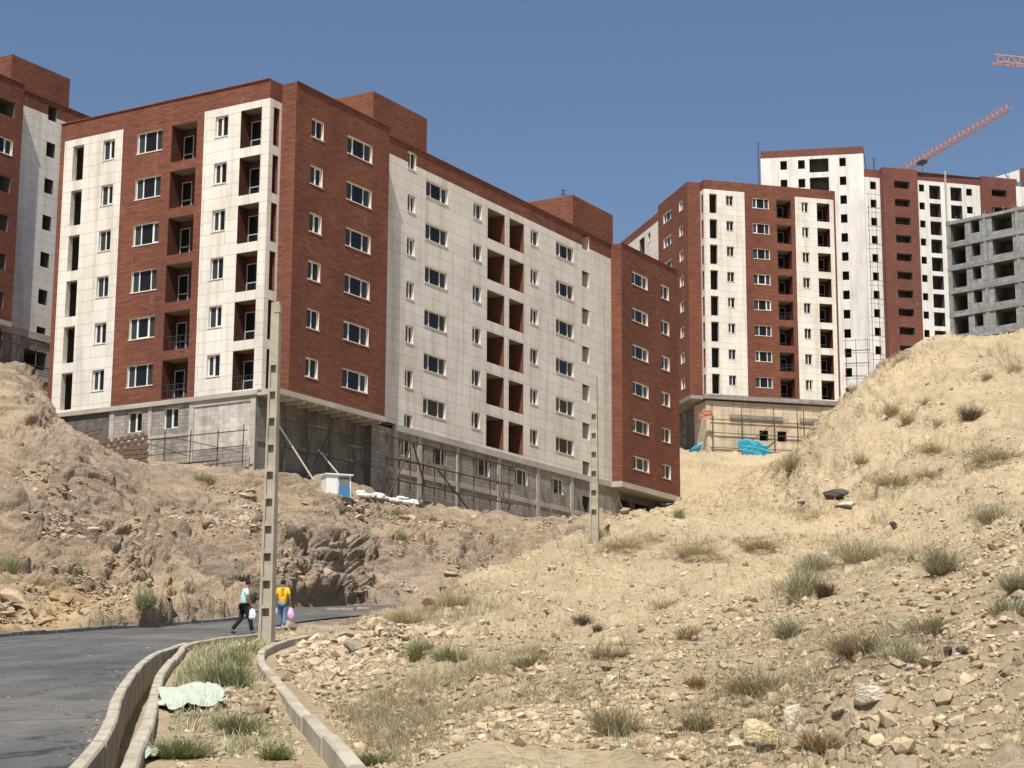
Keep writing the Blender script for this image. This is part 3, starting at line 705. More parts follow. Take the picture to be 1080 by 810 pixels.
fbox(md_, Fb, .1, LA, 19.4, 19.65, -.1, .06); md_.build('basement_frame', M['conc_dark'], main, RL)
wall1(main, 'basement_wall', Face(PM(a, 1.7), -qM, -sM, 50), [(0, .64, 10, 22.2, 'conc_dark')], [])
Fs = Face(PM(0, 0), sM, -qM); fbox(mb, Fs, -1.2, a+.02, 22.25, 22.597, -1.7, .06)      # slab edge below the red bay
for k in range(9): fbox(mb, Fs, .4+k*1.2, .55+k*1.2, 22.05, 22.25, -1.55, .0)
Fm = Face(PM(a, D+.06), sM, -qM, 40.)
hs = [(x0-a, x1-a, 20.55, 21.75) for x0, x1 in ((14.2, 15.3), (18.15, 19.9), (23.95, 25.85), (29.5, 31.4), (35.1, 37.0))]
for h in hs: window(main, Fm, h, 2 if h[1]-h[0] < 1.5 else 3, trim=False)
hs.append((40.1-a, 41.3-a, 17.8, 20.9)); opening(main, Fm, hs[-1], 1.5)
wall1(main, 'basement_wall', Fm, [(0, c-a, 10, 22.25, 'block')], hs)
fbox(mb, Fm, 2.6, c-a, 22.15, 22.597, -.1, .14)
for x in (13.2, 16.2, 21.2, 26.9, 32.7, 38.1, 42.): fbox(mb, Fm, x-a, x-a+.45, 12, 22.15, -.1, .07)
fbox(mb, Fm, 2., c-a, 19.25, 19.6, -.1, .05); fbox(mb, Fm, 2., c-a, 16.75, 17.1, -.1, .05)
Fc = Face(PM(c, 0), sM, -qM); fbox(mb, Fc, -.3, e-c+.2, 22.15, 22.597, -1.9, .08)
Fd = Face(PM(c+.3, 1.9), sM, -qM, 70.)
hs = [(2.2, 4.6, 10, 21.6), (5.6, 8.2, 10, 21.6)]
for h in hs: opening(main, Fd, h, 3.)
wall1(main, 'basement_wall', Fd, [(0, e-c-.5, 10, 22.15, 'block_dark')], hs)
Fe = Face(PM(c+.3, 1.9), -qM, -sM, 75.); wall1(main, 'basement_wall', Face(PM(c, D+.06), sM, -qM, 70), [(0, 1.5, 10, 22.15, 'block')], [])
wall1(main, 'basement_wall', Face(PM(c+1.5, D+.06), qM, sM, 77), [(0, .85, 10, 22.15, 'block')], [])
mb.build('basement_frame', M['concrete'], main, RL)
flush(mbs, main, {k: 'basement_wall' for k in ('block', 'block_dark', 'plaster', 'conc_dark')})

left_b, PL = long_block('apartment_block', np.array([-45.1-.4, 139.9]), sM, qM, 54.15, 34.2, 30., 'red and pale apartment block with empty black windows at the left edge', False, 6, C=False, raw=True)
RL = (-45.5, 139.9, 30.); mbs = {}; mb = MB()
Fx = Face(PL(0, 1.8), sM, -qM); wall1(left_b, 'basement_wall', Fx, [(0, a, 24, 34.1, 'block_dark')], [])
fbox(mb, Face(PL(0, 0), sM, -qM), 0, a, 33.8, 34.197, -1.9, .05)
for x in (1, 4, 7, 10): fbox(mb, Fx, x, x+.4, 24, 33.8, -.1, .1)
Fy = Face(PL(a, D+.05), sM, -qM); hs = [(13.2-a, 15.7-a, 31.2, 32.7), (12.6-a, 13.8-a, 27.8, 29.3)]
for h in hs: opening(left_b, Fy, h, 2)
wall1(left_b, 'basement_wall', Fy, [(0, 30, 24, 34.1, 'block')], hs); fbox(mb, Fy, 0, 30, 33.6, 34.195, -.1, .1); fbox(mb, Fy, 0, 30, 30.3, 30.6, -.1, .08); fbox(mb, Fy, 1.2, 1.6, 24, 33.6, -.1, .09)
mb.build('basement_frame', M['concrete'], left_b, RL); flush(mbs, left_b, {k: 'basement_wall' for k in ('block', 'block_dark')})

# ------------------------------------------------------------------ right-hand tower on the beige basement
KD = np.array([21.13, 222.57, 0]); uD = np.array([math.cos(.262), math.sin(.262), 0]); wD = np.array([-math.sin(.262), math.cos(.262), 0])
PD = lambda i, j: KD+uD*i+wD*j
RL = (KD[0], KD[1], 33.); tw = empty('apartment_tower', RL, 'red and cream tower standing on a beige basement with two small black holes', 'building'); mbs = {}
zt, zb, wt = 69.0, 42.6, 67.85; tops = [67.25-3.17*k for k in range(8)]
F = Face(PD(1.62, -1.274), uD, -wD); hs = []
for i, z in enumerate(tops):
    hs.append((.7, 1.68, z-2.35, z+.08)); jamb_opening(tw, F, hs[-1])
    hs.append((2.86, 3.78, z-1.2, z)); window(tw, F, hs[-1], 2)
    hs.append((6.28, 8.42, z-1.25, z)); window(tw, F, hs[-1], 3)
    hs.append((9.4, 11.3, z-2.3, z+.05)); balcony(tw, F, hs[-1], 2.2, 'red_inside', rail=i in (4, 6))
    hs.append((12.7, 13.6, z-1.25, z)); window(tw, F, hs[-1], 2)
    hs.append((14.72, 16.4, z-2.3, z+.05)); balcony(tw, F, hs[-1], 1.8)
wall(mbs, F, [(0, 17.2, wt, zt, 'red'), (0, 5.25, zb, wt, 'white'), (5.25, 11.85, zb, wt, 'red'), (16.95, 17.2, zb, wt, 'red')], hs)
wall1(tw, 'white_cladding', F, [(11.85, 16.95, zb, wt, 'white')], hs)
F = Face(PD(1.62, 0), -wD, -uD, 31.); hs = []
for z in tops: hs.append((.42, 1.0, z-2.3, z)); opening(tw, F, hs[-1], .5, 'red')
wall1(tw, 'cladding', F, [(0, 1.274, wt, zt, 'red'), (0, 1.274, zb, wt, 'white')], hs)
F = Face(PD(0, 0), uD, -wD, 40.); wall(mbs, F, [(0, 1.62, zb, zt, 'red')], [])
F = Face(PD(0, 10.7), -wD, -uD, 50.); hs = []
for z in tops:
    hs.append((7.7, 9.0, z-1.25, z)); window(tw, F, hs[-1], 2)
    hs.append((2.0, 4.9, z-1.25, z)); window(tw, F, hs[-1], 3)
wall(mbs, F, [(0, 10.7, zb, zt, 'red')], hs)
F = Face(PD(.98, 44), -wD, -uD, 60.); hs = []
for z in tops[:4]:
    hs.append((23.2, 25.2, z-2.2, z)); opening(tw, F, hs[-1], 1.2)
    hs.append((26.4, 27.6, z-1.2, z)); window(tw, F, hs[-1], 2)
wall1(tw, 'cladding', F, [(0, 33.3, wt, zt, 'red'), (0, 33.3, zb, wt, 'white')], hs)
wall(mbs, Face(PD(0, 10.7), uD, wD, 0), [(0, .98, zb, zt, 'red')], [])
wall(mbs, Face(PD(18.82, -1.274), wD, uD, 0), [(0, 45, zb, zt, 'red')], [])
wall(mbs, Face(PD(18.82, 44), -uD, wD, 0), [(0, 18, zb, zt, 'red')], [])
mb = MB(); mb.quad([(*PD(i, j)[:2], zt-.02) for i, j in ((0, 0), (1.62, 0), (1.62, -1.274), (18.82, -1.274), (18.82, 44), (.98, 44), (.98, 10.7), (0, 10.7))]); mb.build('roof', M['concrete'], tw, RL)
flush(mbs, tw, {'red': 'red_cladding', 'white': 'white_cladding'})
mbs = {}; mb = MB(); F = Face(PD(1.62, -1.274+.25), uD, -wD)
hs = [(8.3-1.62, 9.42-1.62, 37.4, 38.65), (10.6-1.62, 11.75-1.62, 37.4, 38.65), (9.8-1.62, 12-1.62, 30, 34.2)]
for h in hs: opening(tw, F, h, 2)
wall1(tw, 'basement_wall', F, [(0, 17.2, 28, 41.9, 'beige_plaster')], hs)
wall1(tw, 'basement_wall', Face(PD(1.62, 3.), -wD, -uD), [(0, 4.02, 28, 41.9, 'beige_plaster')], [])
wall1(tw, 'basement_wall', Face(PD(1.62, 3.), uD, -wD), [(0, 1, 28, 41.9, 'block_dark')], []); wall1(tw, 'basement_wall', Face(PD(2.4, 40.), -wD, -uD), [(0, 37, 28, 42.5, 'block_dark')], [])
fbox(mb, Face(PD(1.62, -1.274), uD, -wD), -.3, 17.4, 42.1, 42.597, -1.5, .12); fbox(mb, Face(PD(0, 11), -wD, -uD), 0, 11.4, 42.15, 42.597, -2.3, .1)
fbox(mb, F, 2.9, 9.6, 39.9, 40.35, -.1, .22); fbox(mb, F, 11.9, 14.6, 39.9, 40.35, -.1, .22); fbox(mb, F, 15.4, 17.2, 39.9, 40.35, -.1, .22)
flush(mbs, tw, {k: 'basement_wall' for k in ('beige_plaster', 'block_dark')}); mb.build('basement_frame', M['block'], tw, RL)

# ------------------------------------------------------------------ white tower behind it
uE = np.array([math.cos(-.183), math.sin(-.183), 0]); wE = np.array([-math.sin(-.183), math.cos(-.183), 0]); KE = np.array([57.312, 299.567, 0])
PE = lambda i, j: KE+uE*i+wE*j
RL = (KE[0], KE[1], 40.); we = empty('apartment_tower', RL, 'plain white tower with square black openings and a thin red parapet', 'building'); mbs = {}
F = Face(PE(-16.7, 0), uE, -wE); hs = []
for k in range(16):
    z = 97.2-3.2*k
    for x0, x1, dz_, h_ in ((3.2, 4.3, 0, 1.5), (6.1, 7.2, 0, 1.5), (7.95, 11.05, .1, 2.3), (12.8, 13.85, .05, 1.45)):
        if k > 3 and x0 < 12: continue
        hs.append((x0, x1, z+dz_-h_, z+dz_)); opening(we, F, hs[-1], 2.)
wall(mbs, F, [(0, 16.7, 97.8, 99.05, 'red_far'), (0, 16.7, 36, 97.8, 'white_plain')], hs)
F = Face(KE, np.array([.223, .975, 0]), np.array([.975, -.223, 0])); wall(mbs, F, [(0, 14, 97.8, 99.05, 'red_far'), (0, 14, 36, 97.8, 'white_plain')], [])
wall(mbs, Face(PE(-16.7, 14), -wE, -uE), [(0, 14, 36, 99.05, 'white_plain')], [])
mb = MB(); mb.quad([(*PE(-16.7, 0)[:2], 99), (*KE[:2], 99), (KE[0]+3.1, KE[1]+13.6, 99), (*PE(-16.7, 14)[:2], 99)]); mb.build('roof', M['concrete'], we, RL)
flush(mbs, we, {'red_far': 'parapet', 'white_plain': 'wall'})
# a scaffold-like mast on its left roof corner
antenna(PE(-17.1, 1.)+[0, 0, 93.5], 7.5, 'thin lattice mast at the left roof corner of the plain white tower', 1)
mb = MB(); Pq = PE(-20, 8); 

# ------------------------------------------------------------------ far red and white tower
uG = uD; wG = wD; KG = np.array([57.284, 284., 0]); PG = lambda i, j: KG+uG*i+wG*j
RL = (KG[0], KG[1], 45.); fg = empty('apartment_tower', RL, 'far dark red tower with white window strips, a crane jib above it', 'building'); mbs = {}
zt, wt = 90.4, 89.1
rows = [88.45-2.905*k for k in range(13)]
F = Face(PG(-2.6, 1.2), uG, -wG); hs = []
for z in rows: hs.append((.95, 1.95, z-1.25, z)); opening(fg, F, hs[-1], 2.)
wall1(fg, 'cladding', F, [(0, 2.6, wt, zt, 'red_far'), (0, 2.6, 40, wt, 'white_plain')], hs)
F = Face(PG(0, 0), uG, -wG, 10.); hs = []
for z in rows: hs.append((1.87, 4.45, z-1.1, z+.1)); opening(fg, F, hs[-1], 2.)
wall1(fg, 'cladding', F, [(0, 5.85, 40, zt+.15, 'red_far')], hs); wall1(fg, 'cladding', Face(PG(0, 1.2), -wG, -uG), [(0, 1.2, 40, zt+.15, 'red_far')], [])
F = Face(PG(5.85, .5), uG, -wG, 20.); hs = []
for z in rows:
    hs.append((.45, 1.35, z-1.15, z)); opening(fg, F, hs[-1], 2.)
    hs.append((2.2, 4.1, z-2.2, z)); opening(fg, F, hs[-1], 2.)
    if z > 72:
        hs.append((5.85, 7.8, z-2.2, z)); opening(fg, F, hs[-1], 2.)
        hs.append((8.6, 9.6, z-1.15, z)); opening(fg, F, hs[-1], 2.)
wall1(fg, 'cladding', F, [(0, 11, wt, zt, 'red_far'), (0, 11, 40, wt, 'white_plain')], hs)
mb = MB(); fbox(mb, F, 4.85, 5.05, 45, 90.9, 0.003, .3); mb.build('downpipe', M['concrete'], fg, RL)
F = Face(PG(16.85, 0), uG, -wG, 40.); hs = []
for z in rows[:6]: hs.append((1.75, 4.4, z-1.0, z+.1)); opening(fg, F, hs[-1], 2.)
wall1(fg, 'cladding', F, [(0, 6.3, 40, zt+.15, 'red_far')], hs); wall1(fg, 'cladding', Face(PG(16.85, 1.), -wG, -uG), [(0, 1., 40, zt+.15, 'red_far')], [])
wall1(fg, 'cladding', Face(PG(23.15, 0), wG, uG), [(0, 16, 40, zt+.15, 'red_far')], [])
sl = np.array([.215, .977, 0]); PQ = PG(-2.6, 1.2)+sl*14; wall1(fg, 'cladding', Face(PQ, -sl, np.array([-.977, .215, 0])), [(0, 14, 40, zt, 'red_far')], [])
mb = MB(); mb.quad([(*q_[:2], zt-.02) for q_ in (PG(-2.6, 1.2), PG(0, 1.2), PG(0, .01), PG(23.15, .51), PG(23.15, 16), PQ)]); mb.build('roof', M['concrete'], fg, RL)
flush(mbs, fg, {'red_far': 'red_cladding', 'white_plain': 'white_cladding'})
# building at the right edge behind
RL = (78, 283, 60.); ge = empty('apartment_tower', RL, 'sliver of red and white building at the right edge above the grey one', 'building'); mbs = {}
R_ = ray(1076, 177); KR = R_/R_[1]*279; PR = lambda i, j: KR*[1, 1, 0]+uG*i+wG*j; ztr = KR[2]
F = Face(PR(-.9, 0), uG, -wG); hs = [(2.1, 4.0, ztr-4.1-3*k, ztr-2.6-3*k) for k in range(3)]
for h in hs: opening(ge, F, h, 2)
wall(mbs, F, [(.9, 16, ztr-3, ztr, 'red_far'), (0, 16, 50, ztr-3, 'white_plain')], [(h[0]+.0, h[1], h[2], h[3]) for h in hs])
sl2 = np.array([.265, .964, 0]); wall(mbs, Face(PR(-.9, 0)+sl2*8, -sl2, np.array([-.964, .265, 0])), [(0, 8, 50, ztr-3, 'white_plain')], []); wall(mbs, Face(PR(0, 0)+sl2*8, -sl2, np.array([-.964, .265, 0])), [(0, 8, ztr-3, ztr, 'red_far')], [])
mb = MB(); mb.quad([(*PR(i, j)[:2], ztr-.02) for i, j in ((0, 0), (16, 0), (16, 6), (3.7, 6.6))])
# long pale ramped parapet seen over the red bay
A_ = ray(1049, 187); B_ = ray(1075, 179); A_ = A_*(304/A_[1]); B_ = B_*(301/B_[1]); 
mb.quad([A_-[0, 0, 2], B_-[0, 0, 2], B_+[0, 0, .0], A_]); mb.quad([A_, B_, B_+[0, 3, 0], A_+[0, 3, 0]])
mb.build('roof', M['white_plain'], ge, RL); flush(mbs, ge, {'red_far': 'red_cladding', 'white_plain': 'wall'})

# ------------------------------------------------------------------ grey concrete frame building
th = math.radians(46.5); uF = np.array([math.sin(th), -math.cos(th), 0]); wF = np.array([math.cos(th), math.sin(th), 0])
KF = np.array([53.68, 228., 0]); PF = lambda i, j: KF+uF*i+wF*j
RL = (KF[0], KF[1], 45.); gf = empty('concrete_frame_building', RL, 'unfinished grey block building with bare concrete beams and large empty openings', 'building'); mbs = {}; mb = MB()
F = Face(PF(0, 0), uF, -wF); hs = []; zt = 65.6
for k in range(7):
    z = zt-.45-2.93*k
    for x0, x1, h_ in ((.5, 2.45, 2.2), (3.3, 4.45, 1.6), (6.15, 8.85, 1.95), (10.9, 12.9, 2.0)):
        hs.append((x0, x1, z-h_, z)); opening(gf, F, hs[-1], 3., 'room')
    fbox(mb, F, -.1, 16.1, z+.02, z+.38, -.1, .14)
wall(mbs, F, [(0, 16, 35, zt-.03, 'grey_block')], hs)
for x in (-.05, 4.95, 9.35): fbox(mb, F, x, x+.42, 35, zt+.1, -.1, .1)
wall(mbs, Face(PF(0, 14), -wF, -uF), [(0, 14, 35, zt-.03, 'grey_block')], []); wall(mbs, Face(PF(16, 0), wF, uF), [(0, 14, 35, zt-.03, 'grey_block')], [])
mb.quad([(*PF(i, j)[:2], zt) for i, j in ((0, 0), (16, 0), (16, 14), (0, 14))])
for k in range(12): x = .6+k*1.3; A_ = PF(x, 1.2); mb.bar([A_[0], A_[1], zt], [A_[0]+.05, A_[1], zt+.9], .03)
mb.build('concrete_frame', M['grey_block'], gf, RL); flush(mbs, gf, {'grey_block': 'block_wall'})

# ------------------------------------------------------------------ cranes
def truss(mb, A, B, w, h, step, mi=0, up=np.array([0, 0, 1.])):
    A, B = np.array(A, float), np.array(B, float); L = np.linalg.norm(B-A); d = (B-A)/L; x = np.cross(d, up); x /= np.linalg.norm(x); y = np.cross(x, d)
    n = int(L/step); c = [(-w/2, 0), (w/2, 0), (0, h)]
    P = [[A+d*(L*k/n)+x*a_+y*b_ for a_, b_ in c] for k in range(n+1)]
    for j in range(3): mb.bar(P[0][j], P[-1][j], .07, mi=mi)
    for k in range(n):
        mb.bar(P[k][0], P[k+1][1], .035, mi=mi); mb.bar(P[k][0], P[k][1], .035, mi=mi)
        for j in (0, 1):
            mb.bar(P[k][j], (P[k][2]+P[k+1][2])/2, .035, mi=mi); mb.bar((P[k][2]+P[k+1][2])/2, P[k+1][j], .035, mi=mi)
def crane(base, root_p, tip_p, label, back=14, w=1.0, h=1.1):
    base = np.array(base, float); global RL; RL = tuple(base)
    r = empty('tower_crane', base, label, 'crane', 'tower cranes above the far buildings')
    R_, T_ = np.array(root_p, float), np.array(tip_p, float); mb = MB()
    for dx, dy in ((-.8, -.8), (.8, -.8), (.8, .8), (-.8, .8)): mb.bar(base+[dx, dy, 0], [R_[0]+dx, R_[1]+dy, R_[2]-.5], .1)
    H = R_[2]-base[2]; k = 0
    while (k+1)*2 < H:
        z = base[2]+k*2
        for (a1_, b1_), (a2_, b2_) in (((-.8, -.8), (.8, -.8)), ((.8, -.8), (.8, .8)), ((.8, .8), (-.8, .8)), ((-.8, .8), (-.8, -.8))):
            mb.bar([base[0]+a1_, base[1]+b1_, z], [base[0]+a2_, base[1]+b2_, z+2], .05)
        k += 1
    mb.build('mast', M['crane_red'], r, RL)
    j = MB(); truss(j, R_, T_, w, h, 1.5); d = (T_-R_)/np.linalg.norm(T_-R_); j.build('jib', M['crane_pale'], r, RL)
    cj = MB(); E_ = R_-d*back*np.array([1, 1, 0]); truss(cj, R_, E_, 1.2, .9, 1.5); cj.build('counter_jib', M['crane_red'], r, RL)
    cw = MB(); x = np.cross(d, [0, 0, 1.]); x /= np.linalg.norm(x); cw.box(E_-[0, 0, 1.], d*1.2, x*.8, np.array([0, 0, 1.1])); cw.build('counterweight', M['concrete'], r, RL)
    cb = MB(); cb.box(R_+x*1.5-[0, 0, 1.2]+d*.3, d*.9, x*.6, np.array([0, 0, 1.])); cb.build('cab', M['frame'], r, RL)
    tr = MB(); c_ = R_+d*6-[0, 0, .35]; tr.box(c_, d*.9, x*.55, np.array([0, 0, .25])); tr.bar(c_, c_-[0, 0, 2.5], .03); tr.box(c_-[0, 0, 2.7], d*.2, x*.2, np.array([0, 0, .3])); tr.build('trolley', M['dark'], r, RL)
    return r
R1 = ray(955, 180); R1 = R1*(330/R1[1]); T1 = ray(1065, 115); T1 = T1*(R1[2]/T1[2])
crane([R1[0], R1[1], 45], R1, T1, 'tower crane whose pale lattice jib rises from behind the far red tower')
T2 = ray(1049, 66); T2 = T2*(230/T2[1]); R2 = T2+np.array([38, 9, -.0])
crane([R2[0], R2[1], 30], R2, T2, 'tower crane of which only the pale jib tip enters at the upper right edge', 12)
A_ = ray(594, 205); A_ = A_*(156/A_[1]); antenna([A_[0], A_[1], 45.54], 2.1, 'thin dark antenna mast on the stair head at the right end of the long block')
A_ = ray(922, 182); A_ = A_*(300/A_[1]); antenna([A_[0], A_[1], A_[2]-3], 5.6, 'short dark mast standing between the plain white tower and the far red tower', 2)

# ------------------------------------------------------------------ concrete ladder poles
def ladder_pole(base, H, w0, w1, rot, z_start, n, bay, label, cap=False):
    global RL; base = np.array(base, float); RL = tuple(base)
    n_ = np.array([-math.sin(rot), -math.cos(rot), 0]); u = np.array([math.cos(rot), -math.sin(rot), 0]); up = np.array([0, 0, 1.])
    mb = MB(); dep = .27
    W = lambda z: w0+(w1-w0)*z/H
    Dp = lambda z: dep*(1-.45*z/H)
    def slab(xa, xb, za, zb, ya, yb):     # xa.. as fractions of half width, y depth fractions (0 front, 1 back)
        P = []
        for z in (za, zb):
            w = W(z)/2; d = Dp(z)
            for x, y in ((xa, ya), (xb, ya), (xb, yb), (xa, yb)): P.append(base+u*(x*w)+n_*(d/2-y*d)+up*z)
        for f in ((0, 1, 5, 4), (1, 2, 6, 5), (2, 3, 7, 6), (3, 0, 4, 7), (4, 5, 6, 7), (3, 2, 1, 0)):
            mb.quad([P[k] for k in f], [(P[f[0]][2], 0), (P[f[1]][2]+.2, .0), (P[f[2]][2]+.2, .3), (P[f[3]][2], .3)])
    ztop = z_start+n*bay
    nseg = 8
    for k in range(nseg):
        a, b2 = -1.+(ztop+1.)*k/nseg, -1.+(ztop+1.)*(k+1)/nseg
        slab(-1, -.62, a, b2, 0, 1); slab(.62, 1, a, b2, 0, 1)
    slab(-.62, .62, -1, z_start, .22, .8)
    for k in range(n):
        z = z_start+k*bay
        slab(-.62, .62, z, z+bay*.58, .3, .8)          # web panel
        slab(-.62, .62, z+bay*.58, z+bay*.86, .78, .86)  # deep pocket below the rung
        slab(-.62, .62, z+bay*.86, z+bay, .02, .98)    # rung
    slab(-1, 1, ztop, H, 0, 1)
    if cap: slab(-.2, 1.35, H-.3, H-.12, -.1, 1.1)
    return tag(mb.build('concrete_pole', M['pole'], None, base), label, 'pole', 'concrete ladder poles')
Bp = on_base(281, 679, 0.); Hp = (ray(288, 319)[2]-ray(281, 679)[2])*Bp[1]
ladder_pole([Bp[0], Bp[1], Bp[2]], Hp, .385, .24, .32, .3, 10, .74, 'tall concrete ladder pole beside the kerb, in front of the long block corner', True)
g2 = gp(627, 572); Y2 = g2[1]; H2 = (ray(626.5, 396)[2]-ray(627, 562)[2])*Y2
ladder_pole([ray(627, 560)[0]*Y2, Y2, g2[2]], ray(626.5, 396)[2]*Y2-g2[2], .43, .3, .3, .8, 6, .93, 'shorter distant concrete ladder pole on the ridge before the red end bay')

# ------------------------------------------------------------------ people
def skin_mesh(name, verts, edges, radii, m, parent=None, sub=1, root_i=0):
    me = bpy.data.meshes.new(name); me.from_pydata(verts, edges, [])
    o = bpy.data.objects.new(name, me); COL.objects.link(o)
    md = o.modifiers.new('Skin', 'SKIN')
    for i, r in enumerate(radii): me.skin_vertices[0].data[i].radius = (r, r) if not isinstance(r, tuple) else r
    for i in range(len(verts)): me.skin_vertices[0].data[i].use_root = (i == root_i)
    md.use_smooth_shade = True; md2 = o.modifiers.new('Sub', 'SUBSURF'); md2.levels = sub; md2.render_levels = sub
    dg = bpy.context.evaluated_depsgraph_get(); m2 = bpy.data.meshes.new_from_object(o.evaluated_get(dg))
    o.modifiers.clear(); o.data = m2; bpy.data.meshes.remove(me); m2.name = name
    m2.materials.clear(); m2.materials.append(m)
    for p_ in m2.polygons: p_.use_smooth = True
    if parent is not None: o.parent = parent
    return o
M['skin'] = mat('skin', (.3, .17, .11), .6)[0]; M['hair'] = mat('hair', (.012, .01, .009), .6)[0]
M['cyan'] = mat('pale_cyan_cotton', (.5, .72, .72), .9)[0]; M['black'] = mat('black_cloth', (.018, .018, .022), .9)[0]
M['yellow'] = mat('yellow_cotton', (.85, .48, .02), .85)[0]; M['orange'] = mat('orange_print', (.6, .2, .03), .85)[0]
M['jeans'] = mat('blue_jeans', (.13, .19, .3), .9)[0]; M['shoe'] = mat('shoe', (.06, .055, .05), .7)[0]
M['sole'] = mat('pale_shoe', (.45, .43, .4), .7)[0]
def person(base, rot, J, shirt, pants, shoes, label, printed=False, cap=False):
    r = empty('person', base, label, 'person'); r.rotation_euler.z = rot
    V = []; E_ = []; Rr = []
    def add(p_, rad, par=None):
        V.append(p_); Rr.append(rad)
        if par is not None: E_.append((par, len(V)-1))
        return len(V)-1
    pel = add((0, 0, .95), (.14, .1)); wa = add((0, .01, 1.1), (.125, .09), pel); ch = add(J['chest'], (.15, .105), wa); nk = add(J['neck'], .055, ch)
    h0 = add(J['h0'], (.062, .07), nk); h1 = add(J['h1'], (.078, .092), h0); h2 = add(J['h2'], (.066, .08), h1)
    f = np.array(J['h1']); add(tuple(f+[0, .1, -.01]), .014, h1)       # nose
    for sx in (-1, 1): add(tuple(f+[sx*.082, -.005, -.0]), .016, h1)   # ears
    arms = {}
    for s_ in ('L', 'R'):
        sh = add(J['sh'+s_], .062, ch); el = add(J['el'+s_], .042, sh); wr = add(J['wr'+s_], .028, el)
        e_, w_ = np.array(J['el'+s_]), np.array(J['wr'+s_]); d = (w_-e_)/np.linalg.norm(w_-e_); pa = add(tuple(w_+d*.06), (.036, .02), wr); arms[s_] = w_+d*.1
        side = np.cross(d, [0, 1, 0]); side = side/(np.linalg.norm(side)+1e-6)
        fwd = np.cross(side, d)
        for k, (o_, L_) in enumerate(((-.03, .065), (-.01, .08), (.01, .075), (.03, .06))):
            a1 = add(tuple(w_+d*.1+side*o_), .0095, pa); a2 = add(tuple(w_+d*(.1+L_*.55)+side*o_+fwd*.01), .0085, a1); add(tuple(w_+d*(.1+L_*.9)+side*o_+fwd*.035), .0075, a2)
        t1 = add(tuple(w_+d*.05+fwd*.035+side*.02), .011, pa); add(tuple(w_+d*.085+fwd*.055+side*.01), .009, t1)
    for s_ in ('L', 'R'):
        hp = add(J['hp'+s_], .085, pel); kn = add(J['kn'+s_], .055, hp); an = add(J['an'+s_], .038, kn); add(J['to'+s_], .035, an)
    skin_mesh('body', V, E_, Rr, M['skin'], r)
    def part(name, pts, ed, rad, m): return skin_mesh(name, pts, ed, rad, m, r)
    mid = lambda a_, b_, t: tuple(np.array(a_)*(1-t)+np.array(b_)*t)
    sL, sR = mid(J['shL'], J['elL'], .75), mid(J['shR'], J['elR'], .75)
    up = tuple(np.array(J['chest'])+[0, 0, .09])
    sh_ = part('shirt', [(0, 0, .84), (0, .01, 1.1), J['chest'], J['shL'], sL, J['shR'], sR, mid(J['chest'], J['neck'], .72)], [(0, 1), (1, 2), (2, 3), (3, 4), (2, 5), (5, 6), (2, 7)], [(.175, .14), (.165, .13), (.19, .145), .085, .07, .085, .07, .075], shirt)
    if printed:
        pm = MB(); c = np.array(J['chest']); 
        rngp = random.Random(3)
        for k in range(9):
            a = rngp.uniform(0, 6.28); rr = rngp.uniform(0, .07); x, z = math.cos(a)*rr, math.sin(a)*rr
            w = rngp.uniform(.012, .028); pm.quad([(x-w, c[1]-.152-.008*(k % 2), c[2]-.02+z-w), (x+w, c[1]-.152, c[2]-.02+z-w*.6), (x+w*.8, c[1]-.152, c[2]-.02+z+w), (x-w*.7, c[1]-.152-.004, c[2]-.02+z+w)])
        pm.build('back_print', M['orange'], sh_)
    part('trousers', [(0, 0, .97), J['hpL'], J['knL'], tuple(np.array(J['anL'])+[0, 0, .04]), J['hpR'], J['knR'], tuple(np.array(J['anR'])+[0, 0, .04])], [(0, 1), (1, 2), (2, 3), (0, 4), (4, 5), (5, 6)], [(.15, .115), .108, .08, .068, .112, .08, .068], pants)
    for s_ in ('L', 'R'):
        a_ = np.array(J['an'+s_]); t_ = np.array(J['to'+s_]); part('shoe', [tuple(a_-[0, .04, .03]), tuple(a_+[0, 0, -.02]), tuple(t_)], [(0, 1), (1, 2)], [.045, .055, .045], shoes)
    f = np.array(J['h1'])
    part('hair', [tuple(f+[0, -.035, -.05]), tuple(f+[0, -.022, .02]), tuple(f+[0, 0, .075]), tuple(f+[0, .05, .085])], [(0, 1), (1, 2), (2, 3)], [(.085, .08), (.112, .105), (.105, .095), (.06, .05)], M['hair'])
    return r, arms
def bagmesh(P, w, h, m, label, cat='bag'):
    V, Fc, k = [], [], 0; n1, n2 = 10, 8; mb = MB(); P = np.array(P, float); rr = random.Random(int(P[1]*100))
    G_ = [[None]*n1 for _ in range(n2)]
    for j in range(n2):
        t = j/(n2-1); rad = w*(.12+.88*math.sin(min(1, t*1.25)*math.pi*.62))*(1 if t < .9 else .75)
        for i in range(n1): a = 2*math.pi*i/n1; q_ = rad*(1+rr.uniform(-.15, .15)); G_[j][i] = P+[math.cos(a)*q_, math.sin(a)*q_*.55, -h*t]
    for j in range(n2-1):
        for i in range(n1): mb.quad([G_[j][i], G_[j+1][i], G_[j+1][(i+1) % n1], G_[j][(i+1) % n1]])
    mb.quad(G_[-1]); mb.bar(P, P+[0, 0, .05], .01)
    return tag(mb.build('carrier_bag', m, None, P), label, cat, 'carrier bags in the walkers\' hands')
J1 = dict(chest=(0, .05, 1.3), neck=(0, .09, 1.47), h0=(0, .12, 1.54), h1=(0, .14, 1.61), h2=(0, .13, 1.67), shL=(-.17, .05, 1.38), shR=(.17, .05, 1.38), elL=(-.22, -.02, 1.12), wrL=(-.19, .16, .95), elR=(.22, .08, 1.12), wrR=(.18, .2, .93),
  hpL=(-.09, 0, .9), hpR=(.09, 0, .9), knL=(-.09, -.06, .5), anL=(-.09, -.33, .12), toL=(-.09, -.2, .05), knR=(.09, .2, .5), anR=(.09, .27, .08), toR=(.1, .42, .04))
